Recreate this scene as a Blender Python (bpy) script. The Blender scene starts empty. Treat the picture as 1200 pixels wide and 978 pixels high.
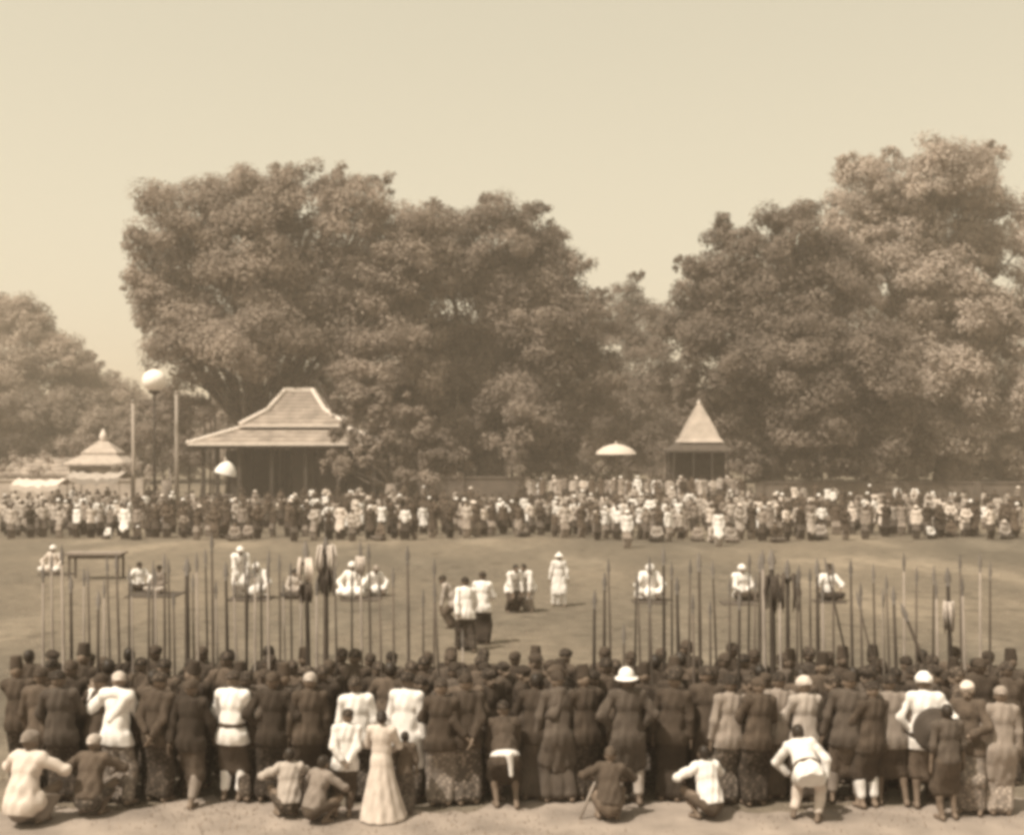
import bpy, math, random
import numpy as np
from mathutils import Vector, Matrix
random.seed(11); rng = np.random.default_rng(11)
S = bpy.context.scene
COL = S.collection
# ------------------------------------------------------------------ camera, sky, sun, exposure
CAMZ, F, HY = 4.6, 1448.0, 520.0           # camera height, focal length and horizon row in pixels of the 1200x978 photograph
cam_d = bpy.data.cameras.new('camera'); cam = bpy.data.objects.new('camera', cam_d); COL.objects.link(cam)
cam.location = (0, 0, CAMZ); cam.rotation_euler = (math.radians(90), 0, 0)
cam_d.sensor_width = 36; cam_d.lens = 36*F/1200; cam_d.shift_y = (HY-489)/1200
cam_d.clip_start = .1; cam_d.clip_end = 5000
S.camera = cam
SUN_DIR = Vector((-.40, -.36, .84)).normalized()
W = bpy.data.worlds.new('World'); S.world = W; W.use_nodes = True
nt = W.node_tree; nt.nodes.clear()
sky = nt.nodes.new('ShaderNodeTexSky'); sky.sky_type = 'NISHITA'; sky.sun_disc = False
sky.sun_elevation = math.asin(SUN_DIR.z); sky.sun_rotation = math.atan2(SUN_DIR.x, SUN_DIR.y)
sky.air_density = 1.0; sky.dust_density = 4.0; sky.ozone_density = 1.0
bw = nt.nodes.new('ShaderNodeRGBToBW')
pw = nt.nodes.new('ShaderNodeMath'); pw.operation = 'POWER'; pw.inputs[1].default_value = .45
tint = nt.nodes.new('ShaderNodeMix'); tint.data_type = 'RGBA'; tint.blend_type = 'MULTIPLY'; tint.inputs[0].default_value = 1
tint.inputs[6].default_value = (1, .915, .695, 1)
bg = nt.nodes.new('ShaderNodeBackground'); bg.inputs[1].default_value = .15
wo = nt.nodes.new('ShaderNodeOutputWorld')
SKY_GAIN = 2.15
gn = nt.nodes.new('ShaderNodeMath'); gn.operation = 'MULTIPLY'; gn.inputs[1].default_value = SKY_GAIN
nt.links.new(sky.outputs[0], bw.inputs[0]); nt.links.new(bw.outputs[0], pw.inputs[0]); nt.links.new(pw.outputs[0], gn.inputs[0])
nt.links.new(gn.outputs[0], tint.inputs[7])
nt.links.new(tint.outputs[2], bg.inputs[0]); nt.links.new(bg.outputs[0], wo.inputs[0])
sd = bpy.data.lights.new('sun', 'SUN'); sd.energy = 4.2; sd.angle = math.radians(.6); sd.color = (1, .90, .76)
sun = bpy.data.objects.new('sun', sd); COL.objects.link(sun); sun.location = (-40, -30, 80)
sun.rotation_euler = SUN_DIR.to_track_quat('Z', 'Y').to_euler()
S.view_settings.view_transform = 'Standard'; S.view_settings.look = 'None'
S.view_settings.exposure = 0.62; S.view_settings.gamma = 1.0
S.cycles.pixel_filter_type = 'BLACKMAN_HARRIS'; S.cycles.filter_width = 4.2   # soft old lens and paper print
S.cycles.volume_step_rate = 4; S.cycles.volume_max_steps = 64; S.cycles.volume_bounces = 1
S.cycles.max_bounces = 6; S.cycles.diffuse_bounces = 3; S.cycles.transparent_max_bounces = 8

def gy(py): return CAMZ*F/(py-HY)                      # distance of the ground point seen at that row
def wx(px, Y): return (px-600)/F*Y
def wz(py, Y): return CAMZ-(py-HY)/F*Y

# ------------------------------------------------------------------ materials
def sep(v, w=1.0): return (v, v*(1-.165*w), v*(1-.285*w), 1)
_mats = {}
def mat(name, v, w=1.0, rough=.9, var=.25, scale=6, rnd=.2, bump=.0, pattern=None, transl=0, stripes=None):
    if name in _mats: return _mats[name]
    m = bpy.data.materials.new(name); m.use_nodes = True; _mats[name] = m
    n = m.node_tree; p = n.nodes['Principled BSDF']; L = n.links.new
    p.inputs['Roughness'].default_value = rough; p.inputs['Specular IOR Level'].default_value = .2
    tc = n.nodes.new('ShaderNodeTexCoord')
    nz = n.nodes.new('ShaderNodeTexNoise'); nz.inputs['Scale'].default_value = scale; nz.inputs['Detail'].default_value = 5
    L(tc.outputs['Object'], nz.inputs['Vector'])
    mr = n.nodes.new('ShaderNodeMapRange'); mr.inputs[1].default_value = .3; mr.inputs[2].default_value = .7
    mr.inputs[3].default_value = 1-var; mr.inputs[4].default_value = 1+var
    L(nz.outputs['Fac'], mr.inputs[0])
    oi = n.nodes.new('ShaderNodeObjectInfo')
    mr2 = n.nodes.new('ShaderNodeMapRange'); mr2.inputs[3].default_value = 1-rnd; mr2.inputs[4].default_value = 1+rnd
    L(oi.outputs['Random'], mr2.inputs[0])
    mu = n.nodes.new('ShaderNodeMath'); mu.operation = 'MULTIPLY'; L(mr.outputs[0], mu.inputs[0]); L(mr2.outputs[0], mu.inputs[1])
    last = mu.outputs[0]
    if pattern:
        vt = n.nodes.new('ShaderNodeTexVoronoi'); vt.inputs['Scale'].default_value = pattern[0]
        L(tc.outputs['Object'], vt.inputs['Vector'])
        m3 = n.nodes.new('ShaderNodeMapRange'); m3.inputs[1].default_value = .2; m3.inputs[2].default_value = .5
        m3.inputs[3].default_value = 1+pattern[1]; m3.inputs[4].default_value = 1-pattern[1]
        L(vt.outputs['Distance'], m3.inputs[0])
        mm = n.nodes.new('ShaderNodeMath'); mm.operation = 'MULTIPLY'; L(last, mm.inputs[0]); L(m3.outputs[0], mm.inputs[1]); last = mm.outputs[0]
    if stripes:
        wv = n.nodes.new('ShaderNodeTexWave'); wv.bands_direction = 'Z' if len(stripes) > 2 else 'X'; wv.inputs['Scale'].default_value = stripes[0]; wv.inputs['Distortion'].default_value = 1.5
        L(tc.outputs['Object'], wv.inputs['Vector'])
        m4 = n.nodes.new('ShaderNodeMapRange'); m4.inputs[3].default_value = 1-stripes[1]; m4.inputs[4].default_value = 1+stripes[1]; L(wv.outputs['Fac'], m4.inputs[0])
        mm = n.nodes.new('ShaderNodeMath'); mm.operation = 'MULTIPLY'; L(last, mm.inputs[0]); L(m4.outputs[0], mm.inputs[1]); last = mm.outputs[0]
    vm = n.nodes.new('ShaderNodeVectorMath'); vm.operation = 'SCALE'; vm.inputs[0].default_value = sep(v, w)[:3]
    L(last, vm.inputs['Scale']); L(vm.outputs[0], p.inputs['Base Color'])
    if bump:
        n2 = n.nodes.new('ShaderNodeTexNoise'); n2.inputs['Scale'].default_value = scale*4; n2.inputs['Detail'].default_value = 4
        L(tc.outputs['Object'], n2.inputs['Vector'])
        bp = n.nodes.new('ShaderNodeBump'); bp.inputs['Strength'].default_value = bump; bp.inputs['Distance'].default_value = .03
        L(n2.outputs['Fac'], bp.inputs['Height']); L(bp.outputs[0], p.inputs['Normal'])
    if transl:
        t = n.nodes.new('ShaderNodeBsdfTranslucent'); L(vm.outputs[0], t.inputs['Color'])
        mx = n.nodes.new('ShaderNodeMixShader'); mx.inputs[0].default_value = transl
        L(p.outputs[0], mx.inputs[1]); L(t.outputs[0], mx.inputs[2])
        L(mx.outputs[0], n.nodes['Material Output'].inputs['Surface'])
    return m

M = dict(
 skin=mat('brown skin', .16, 1.5, .6, .15, 9, .25), face_dark=mat('eyes and lips', .03, 1.2, .5),
 hair=mat('black hair', .026, 1.5, .5, .3, 30),
 white=mat('white cotton', .66, .35, .9, .07, 8, .10, .15), cream=mat('cream cotton', .52, .8, .9, .1, 8, .1, .15),
 pale=mat('pale grey cotton', .34, .8, .9, .15, 7, .2, .15), tan=mat('tan cotton', .22, 1.0, .9, .15, 7, .2, .15),
 dark=mat('dark jacket cloth', .052, 1.55, .9, .25, 7, .35, .2), purple=mat('dark dyed cloth', .082, 1.25, .9, .2, 7, .25, .2),
 olive=mat('brown cloth', .088, 1.5, .9, .2, 7, .3, .2),
 lurik=mat('striped dark cloth', .078, 1.4, .9, .2, 7, .3, .2, None, 0, (9, .45)), lurik2=mat('striped drab cloth', .17, 1.1, .9, .2, 7, .25, .2, None, 0, (7, .4)),
 batik=mat('dark batik cloth', .068, 1.4, .9, .2, 7, .35, .15, (22, .5)), batik2=mat('grey batik cloth', .13, 1.1, .9, .2, 7, .3, .15, (20, .5)),
 batik3=mat('pale batik cloth', .27, 1.0, .9, .2, 7, .2, .15, (20, .35)),
 spear_d=mat('dark spear wood', .055, 1.3, .6, .3, 10, .35), spear_m=mat('brown spear wood', .10, 1.2, .6, .3, 10, .3), spear_l=mat('pale bamboo', .29, .9, .6, .2, 10, .2),
 steel=mat('old steel', .16, .7, .45, .2, 20), hairtassel=mat('dark horsehair', .075, 1.3, .8, .3, 25), paletassel=mat('pale feather', .48, .8, .9, .2, 25),
 roof=mat('weathered shingle', .235, 1.0, .9, .35, 1.1, .05, .5, None, 0, (1.1, .3, 1)), ridge=mat('limewashed ridge', .62, .7, .8, .12, 3, .05, .2),
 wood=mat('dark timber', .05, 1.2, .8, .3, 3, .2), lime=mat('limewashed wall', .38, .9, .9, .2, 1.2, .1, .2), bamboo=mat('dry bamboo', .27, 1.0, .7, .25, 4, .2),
 greywall=mat('weathered wall', .13, 1.1, .9, .25, .8, .1, .2), thatch=mat('pale thatch', .36, .9, .95, .2, 4, .05, .5), darkroof=mat('dark thatch', .07, 1.1, .95, .3, 4, .05, .5),
 mat=mat('woven mat toned as shadow', .07, 1.2, .9, .3, 20, .2), bark=mat('fig bark', .17, 1.0, .9, .35, 2.5, .2, .4),
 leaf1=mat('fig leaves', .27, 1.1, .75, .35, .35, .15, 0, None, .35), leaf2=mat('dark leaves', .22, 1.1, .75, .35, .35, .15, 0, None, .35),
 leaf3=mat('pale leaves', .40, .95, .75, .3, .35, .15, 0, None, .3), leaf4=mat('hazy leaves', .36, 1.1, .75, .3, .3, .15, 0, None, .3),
 grass=mat('dry grass', .34, 1.1, .9, .3, 2, .1, 0, None, .45), lamp=mat('milk glass', .75, .5, .3, .05, 3),
)

# ------------------------------------------------------------------ object helpers
def set_props(o, label=None, cat=None, group=None, kind=None):
    if label: o['label'] = label
    if cat: o['category'] = cat
    if group: o['group'] = group
    if kind: o['kind'] = kind
    return o
def link(name, me, parent=None, mats=None, loc=None, rotz=0):
    o = bpy.data.objects.new(name, me); COL.objects.link(o)
    if parent is not None: o.parent = parent
    if loc is not None: o.location = loc
    o.rotation_euler.z = rotz
    if mats:
        while len(me.materials) < len(mats): me.materials.append(None)
        for i, m in enumerate(mats):
            o.material_slots[i].link = 'OBJECT'; o.material_slots[i].material = m
    return o
def empty(name, loc, rotz=0):
    o = bpy.data.objects.new(name, None); COL.objects.link(o); o.location = loc; o.rotation_euler.z = rotz; return o
def mesh_np(name, V, Q, smooth=True, mi=None):
    V = np.asarray(V, dtype=np.float32); Q = np.asarray(Q, dtype=np.int32); k = Q.shape[1]
    me = bpy.data.meshes.new(name)
    me.vertices.add(len(V)); me.vertices.foreach_set('co', V.ravel())
    me.loops.add(Q.size); me.loops.foreach_set('vertex_index', Q.ravel())
    me.polygons.add(len(Q)); me.polygons.foreach_set('loop_start', np.arange(0, Q.size, k, dtype=np.int32))
    me.polygons.foreach_set('loop_total', np.full(len(Q), k, dtype=np.int32))
    me.polygons.foreach_set('use_smooth', np.full(len(Q), smooth))
    if mi is not None: me.polygons.foreach_set('material_index', np.asarray(mi, dtype=np.int32))
    me.update(calc_edges=True); me.validate(); return me
class MB:                                              # small collector for boxes, tubes and lathes
    def __init__(s): s.v, s.f = [], []
    def add(s, V, Fs):
        b = len(s.v); s.v += [tuple(p) for p in V]; s.f += [tuple(i+b for i in q) for q in Fs]; return s
    def box(s, c, h, rz=0):
        cz, sz = math.cos(rz), math.sin(rz); V = []
        for x in (-1, 1):
            for y in (-1, 1):
                for z in (-1, 1):
                    X, Y = x*h[0], y*h[1]; V.append((c[0]+X*cz-Y*sz, c[1]+X*sz+Y*cz, c[2]+z*h[2]))
        return s.add(V, [(0,1,3,2),(4,6,7,5),(0,4,5,1),(2,3,7,6),(0,2,6,4),(1,5,7,3)])
    def tube(s, pts, rad, n=8, cap=True):
        pts = [Vector(p) for p in pts]; V, Fs = [], []
        up = Vector((0.13, .99, .05))
        for i, p in enumerate(pts):
            d = (pts[min(i+1, len(pts)-1)]-pts[max(i-1, 0)]).normalized()
            a = d.cross(up)
            if a.length < 1e-3: a = d.cross(Vector((1, 0, 0)))
            a.normalize(); b = d.cross(a)
            for k in range(n):
                t = 2*math.pi*k/n; V.append(p+(a*math.cos(t)+b*math.sin(t))*rad[i])
        for i in range(len(pts)-1):
            for k in range(n):
                k2 = (k+1) % n; Fs.append((i*n+k, i*n+k2, (i+1)*n+k2, (i+1)*n+k))
        if cap:
            Fs.append(tuple(range(n-1, -1, -1))); Fs.append(tuple((len(pts)-1)*n+k for k in range(n)))
        return s.add(V, Fs)
    def lathe(s, prof, c=(0, 0, 0), n=20, wob=0):
        V, Fs = [], []
        for i, (r, z) in enumerate(prof):
            for k in range(n):
                t = 2*math.pi*k/n; rr = r*(1+wob*math.sin(k*math.pi))
                V.append((c[0]+rr*math.cos(t), c[1]+rr*math.sin(t), c[2]+z))
        for i in range(len(prof)-1):
            for k in range(n):
                k2 = (k+1) % n; Fs.append((i*n+k, i*n+k2, (i+1)*n+k2, (i+1)*n+k))
        return s.add(V, Fs)
    def mesh(s, name, smooth=False):
        me = bpy.data.meshes.new(name); me.from_pydata(s.v, [], s.f); me.update()
        if smooth: me.polygons.foreach_set('use_smooth', [True]*len(me.polygons))
        return me
    def obj(s, name, m, parent=None, smooth=False, loc=None, rotz=0): return link(name, s.mesh(name, smooth), parent, [m], loc, rotz)

# ------------------------------------------------------------------ implicit surfaces (bodies and clothes)
def nrm(v): v = np.asarray(v, float); return v/np.linalg.norm(v)
def C(a, b, r1, r2): return ('c', np.asarray(a, float), np.asarray(b, float), r1, r2)
def E(c, r, ax=None): return ('e', np.asarray(c, float), np.eye(3) if ax is None else np.asarray(ax, float), np.asarray(r, float))
_nd = rng.normal(size=(10, 3)); _nd /= np.linalg.norm(_nd, axis=1)[:, None]; _nw = rng.uniform(35, 90, 10); _np = rng.uniform(0, 6, 10)
def nets(Fd, org, h):
    Sg = Fd < 0
    n = np.array(Fd.shape)-1
    cnt = np.zeros(n, np.int16); acc = np.zeros((*n, 3), np.float32)
    co = [(i, j, k) for i in (0, 1) for j in (0, 1) for k in (0, 1)]
    sl = lambda o: tuple(slice(o[a], o[a]+n[a]) for a in range(3))
    for a in range(3):
        for o in co:
            if o[a]: continue
            o2 = list(o); o2[a] = 1
            A, B = Fd[sl(o)], Fd[sl(o2)]; m = (Sg[sl(o)] != Sg[sl(o2)])
            t = np.zeros_like(A); t[m] = A[m]/(A[m]-B[m])
            cnt += m
            for q in range(3): acc[..., q] += np.where(m, (o[q]+(t if q == a else 0)), 0)
    act = cnt > 0
    idx = np.full(n, -1, np.int64); idx[act] = np.arange(act.sum())
    cell = np.argwhere(act)
    V = org+(cell+acc[act]/cnt[act][:, None])*h
    Qs = []
    for a in range(3):
        b, c = (a+1) % 3, (a+2) % 3
        s0 = [slice(None)]*3; s1 = [slice(None)]*3; s0[a] = slice(0, -1); s1[a] = slice(1, None)
        P0, P1 = Sg[tuple(s0)], Sg[tuple(s1)]; e = np.argwhere(P0 != P1)
        ok = (e[:, b] > 0) & (e[:, c] > 0) & (e[:, b] < n[b]) & (e[:, c] < n[c]); e = e[ok]
        flip = P0[tuple(e.T)]
        db = np.zeros(3, int); db[b] = 1; dc = np.zeros(3, int); dc[c] = 1
        g = lambda x: idx[tuple(x.T)]
        q = np.stack([g(e-db-dc), g(e-dc), g(e), g(e-db)], 1)
        q[~flip] = q[~flip][:, ::-1]; Qs.append(q)
    return V, np.concatenate(Qs)
def blob(prims, h, k, clip=(), noise=0, fold=0, cut=()):
    lo = np.min([np.minimum(p[1], p[2])-max(p[3], p[4]) if p[0] == 'c' else p[1]-p[3].max() for p in prims], 0)-3*h-.01
    hi = np.max([np.maximum(p[1], p[2])+max(p[3], p[4]) if p[0] == 'c' else p[1]+p[3].max() for p in prims], 0)+3*h+.01
    N = np.ceil((hi-lo)/h).astype(int)+1
    ax = [lo[i]+np.arange(N[i])*h for i in range(3)]
    Fd = np.full(N, .5, np.float32)
    def local(p, mg):
        if p[0] == 'c': l, u = np.minimum(p[1], p[2])-max(p[3], p[4]), np.maximum(p[1], p[2])+max(p[3], p[4])
        else: l, u = p[1]-p[3].max(), p[1]+p[3].max()
        i0 = np.clip(((l-mg-lo)/h).astype(int), 0, N); i1 = np.clip(((u+mg-lo)/h).astype(int)+2, 0, N)
        s = tuple(slice(i0[q], i1[q]) for q in range(3))
        X = np.stack(np.meshgrid(*[ax[q][s[q]] for q in range(3)], indexing='ij'), -1)
        if p[0] == 'c':
            ba = p[2]-p[1]; L2 = max(ba@ba, 1e-9); t = np.clip(((X-p[1])@ba)/L2, 0, 1)
            d = np.linalg.norm(X-p[1]-t[..., None]*ba, axis=-1)-(p[3]+(p[4]-p[3])*t)
        else:
            q = (X-p[1])@p[2].T; k0 = np.linalg.norm(q/p[3], axis=-1); k1 = np.linalg.norm(q/p[3]**2, axis=-1)+1e-6
            d = k0*(k0-1)/k1
        return s, d.astype(np.float32)
    for p in prims:
        s, d = local(p, k+4*h); A = Fd[s]
        t = np.clip(.5+.5*(A-d)/k, 0, 1); Fd[s] = A+(d-A)*t-k*t*(1-t)
    for p in cut:
        s, d = local(p, 2*h); Fd[s] = np.maximum(Fd[s], -d)
    if noise or fold or clip:
        X = np.stack(np.meshgrid(*ax, indexing='ij'), -1)
        if noise:
            w = np.zeros(N, np.float32)
            for i in range(6): w += np.sin(X@(_nd[i]*_nw[i]*(np.array([1, 1, .45])))+_np[i])
            Fd += noise*w/2
        if fold:
            th = np.arctan2(X[..., 1], X[..., 0]); Fd += fold*np.sin(th*11+X[..., 2]*3)*np.clip(1.1-X[..., 2], 0, 1)
        for pt, nn in clip: Fd = np.maximum(Fd, ((X-np.asarray(pt))@nrm(nn)).astype(np.float32))
    return nets(Fd, lo, h)

def ik(a, c, l1, l2, pole):
    a, c = np.asarray(a, float), np.asarray(c, float); d = c-a; L = np.linalg.norm(d); L2 = min(L, (l1+l2)*.998)
    u = d/L; c = a+u*L2
    x = (l1*l1-l2*l2+L2*L2)/(2*L2); hgt = math.sqrt(max(l1*l1-x*x, 1e-6))
    p = np.asarray(pole, float); p = p-u*(p@u); p = nrm(p)
    return a+u*x+p*hgt, c

# a pose: pelvis, spine direction, ankles, wrists (+ hand frames), head direction; every figure faces +Y
def J(pel=(0, 0, .88), u=(0, .02, 1), ank=((-.10, 0, .07), (.10, .02, .07)), kpole=((-.15, 1, 0), (.15, 1, 0)),
      wr=((-.25, .03, .80), (.25, .03, .80)), wpole=((-.6, -.6, 0), (.6, -.6, 0)), hand=('hang', 'hang'), face=(0, 1, -.05), flatfoot=True):
    j = {}; P = np.asarray(pel, float); u = nrm(u); s = np.array([1., 0, 0]); s = nrm(s-u*(s@u)); d = np.cross(u, s)
    j['P'], j['u'], j['s'], j['d'] = P, u, s, d
    j['sh'] = [P+u*.495-s*.172, P+u*.495+s*.172]; j['hip'] = [P-s*.088-u*.02, P+s*.088-u*.02]
    fc = nrm(face); hs = nrm(np.cross(fc, [0, 0, 1])); hu = np.cross(hs, fc)
    j['N'] = P+u*.53; j['H'] = j['N']+nrm(u*.6+hu*.6)*.135+fc*.015; j['hax'] = np.array([hs, fc, hu])
    j['el'], j['wr'], j['kn'], j['an'], j['toe'], j['hf'] = [], [], [], [], [], []
    for i in (0, 1):
        e, w = ik(j['sh'][i], wr[i], .285, .245, wpole[i]); j['el'].append(e); j['wr'].append(w)
        k, a = ik(j['hip'][i], ank[i], .42, .40, kpole[i]); j['kn'].append(k); j['an'].append(a)
        sd = -1 if i == 0 else 1
        fd = nrm([sd*.25, 1, 0]) if flatfoot else nrm([-sd*.9, .35, 0])
        j['toe'].append(np.array([a[0], a[1], max(a[2]-.035, .028)])+fd*.15)
        h = hand[i]; fa = nrm(w-e)
        if h == 'grip': f, n, t, cu = np.array([0, 1., 0]), np.array([-sd, 0., 0]), np.array([0, 0, 1.]), 1.25
        elif h == 'hang': f, n, cu = fa, np.array([-sd, 0, 0.]), .3; t = None
        else: f, n, cu = fa, np.array([0, .3, -1.]), .35; t = None
        n = nrm(n-f*(n@f)); t = np.cross(n, f)*sd if t is None else t
        if h == 'hang' and t[1] < 0: t = -t
        j['hf'].append((f, n, t, cu))
        if h == 'grip': j['grip'] = w+f*.085+n*.032
    return j
POSES = dict(
 spear=J(wr=((-.25, .03, .80), (.292, .245, 1.13)), hand=('hang', 'grip'), wpole=((-.6, -.6, 0), (.7, -.3, -.8))),
 spear_low=J(u=(.03, .0, 1), ank=((-.11, .04, .07), (.12, -.03, .07)), wr=((-.20, .10, .86), (.312, .225, .98)), hand=('hang', 'grip'), wpole=((-.8, -.6, 0), (.8, -.4, -.4))),
 spear_two=J(wr=((.058, .285, 1.00), (.122, .285, 1.22)), hand=('grip', 'grip'), wpole=((-.8, -.1, -.6), (.8, -.2, -.7)), face=(-.3, 1, -.05)),
 stand=J(face=(.25, 1, -.05)), stand_wide=J(ank=((-.16, .03, .07), (.16, -.02, .07)), wr=((-.30, .05, .82), (.30, .05, .82)), face=(-.35, 1, -.05)),
 akimbo=J(wr=((-.17, .06, .97), (.17, .06, .97)), wpole=((-1, -.5, 0), (1, -.5, 0)), hand=('flat', 'flat'), ank=((-.13, 0, .07), (.13, 0, .07))),
 behind=J(wr=((-.05, -.165, .93), (.05, -.185, .91)), wpole=((-1, -.35, 0), (1, -.35, 0)), face=(.3, 1, -.1)),
 front=J(wr=((-.07, .22, 1.02), (.07, .23, 1.0)), wpole=((-1, -.2, -.3), (1, -.2, -.3)), hand=('flat', 'flat'), face=(-.15, 1, -.2)),
 walk=J(u=(0, .08, 1), ank=((-.08, .24, .07), (.09, -.24, .08)), wr=((-.24, -.12, .82), (.24, .20, .86)), pel=(0, 0, .855)),
 raise_arm=J(u=(.05, .05, 1), wr=((-.42, .12, 1.42), (-.02, .23, 1.20)), wpole=((-.4, -.2, -1), (1, -.2, -.4)), hand=('flat', 'flat'), ank=((-.16, .06, .07), (.20, -.05, .07)), face=(-.5, 1, 0)),
 bend=J(pel=(.05, -.12, .70), u=(-.34, .86, .56), ank=((-.16, .02, .07), (.16, -.06, .07)), wr=((-.26, .30, .52), (.24, .18, .56)), wpole=((-.9, -.2, .5), (1, -.2, .4)), hand=('flat', 'flat'), face=(-.4, 1, -.35)),
 stoop=J(pel=(0, -.06, .72), u=(.05, .55, .85), ank=((-.13, .05, .07), (.13, -.05, .07)), wr=((-.17, .32, .60), (.17, .32, .60)), wpole=((-1, -.3, 0), (1, -.3, 0)), hand=('flat', 'flat'), face=(.1, 1, -.15)),
 squat=J(pel=(0, -.16, .27), u=(0, .32, .95), ank=((-.13, -.02, .07), (.13, -.02, .07)), kpole=((-.35, 1, .6), (.35, 1, .6)), wr=((-.20, .30, .50), (.20, .30, .50)), wpole=((-1, 0, -.2), (1, 0, -.2)), hand=('flat', 'flat'), face=(.2, 1, .05)),
 sit=J(pel=(0, 0, .125), u=(0, .06, 1), ank=((.12, .30, .07), (-.10, .38, .07)), kpole=((-1, .35, .25), (1, .35, .25)), wr=((-.24, .28, .24), (.24, .28, .24)), wpole=((-1, -.3, 0), (1, -.3, 0)), hand=('flat', 'flat'), flatfoot=False),
 sit_lap=J(pel=(0, 0, .125), u=(0, .10, 1), ank=((.12, .30, .07), (-.10, .38, .07)), kpole=((-1, .35, .25), (1, .35, .25)), wr=((-.07, .23, .25), (.07, .25, .23)), wpole=((-1, -.3, 0), (1, -.3, 0)), hand=('flat', 'flat'), flatfoot=False),
 bow=J(pel=(0, 0, .125), u=(0, .42, .9), ank=((.12, .30, .07), (-.10, .38, .07)), kpole=((-1, .35, .25), (1, .35, .25)), wr=((-.20, .42, .18), (.20, .42, .18)), wpole=((-1, -.2, .1), (1, -.2, .1)), hand=('flat', 'flat'), face=(0, 1, -.5), flatfoot=False),
)
def torso(j, o=0):
    ax = np.array([j['s'], j['d'], j['u']]); P, u = j['P'], j['u']
    return [E(P+u*.40, (.152+o, .102+o, .165+o), ax), E(P+u*.20, (.138+o, .096+o, .18+o), ax), E(P+u*.01-j['d']*.012, (.150+o, .118+o, .135+o), ax),
            C(j['sh'][0]+j['s']*.02, j['sh'][1]-j['s']*.02, .055+o, .055+o)]
def head_pt(j, v): return j['H']+np.asarray(v)@j['hax']
def prims_body(j):
    p = torso(j)+[C(j['N']-j['u']*.04, j['H']-j['hax'][2]*.03, .055, .048)]
    for i in (0, 1):
        p += [C(j['sh'][i], j['el'][i], .05, .038), C(j['el'][i], j['wr'][i], .038, .027),
              C(j['hip'][i], j['kn'][i], .084, .053), C(j['kn'][i], j['an'][i], .05, .034),
              E(j['kn'][i]*.68+j['an'][i]*.32-np.array([0, .018, 0]), (.048, .05, .10)),
              C(j['an'][i]-np.array([0, .03, .02]), j['toe'][i], .036, .026)]
    hp = lambda v: head_pt(j, v); ax = j['hax']
    p += [E(hp((0, -.012, .022)), (.074, .093, .098), ax), E(hp((0, .030, -.052)), (.052, .058, .062), ax), C(hp((0, .082, .012)), hp((0, .102, -.018)), .011, .015),
          E(hp((-.076, -.008, -.008)), (.012, .02, .032), ax), E(hp((.076, -.008, -.008)), (.012, .02, .032), ax), C(hp((-.02, .088, -.048)), hp((.02, .088, -.048)), .009, .009)]
    return p
def hand_mesh(j, i, h):
    f, n, t, cu = j['hf'][i]; w = j['wr'][i]; ax = np.array([t, f, n])
    p = [C(w-f*.03, w+f*.02, .027, .026), E(w+f*.055, (.041, .052, .016), ax)]
    for q, (L, o) in enumerate(((.070, .030), (.078, .010), (.073, -.010), (.057, -.029))):
        a = w+f*(.094-abs(o)*.12)+t*o; an = cu*.35
        for sg, fr in enumerate((.45, .32, .23)):
            dr = f*math.cos(an)+n*math.sin(an); b = a+dr*L*fr; p.append(C(a, b, .0088-.0008*sg, .0082-.0008*sg)); a = b; an += cu*.75
    a = w+f*.028+t*.032+n*.006; b = a+nrm(f*.7+t*.75+n*.25)*.036; c = b+nrm(f*.9+t*.1+n*(.2+cu*.5))*.03
    p += [C(a, b, .013, .0105), C(b, c, .0105, .0085)]
    return blob(p, h, .006)
_cache = {}
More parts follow.
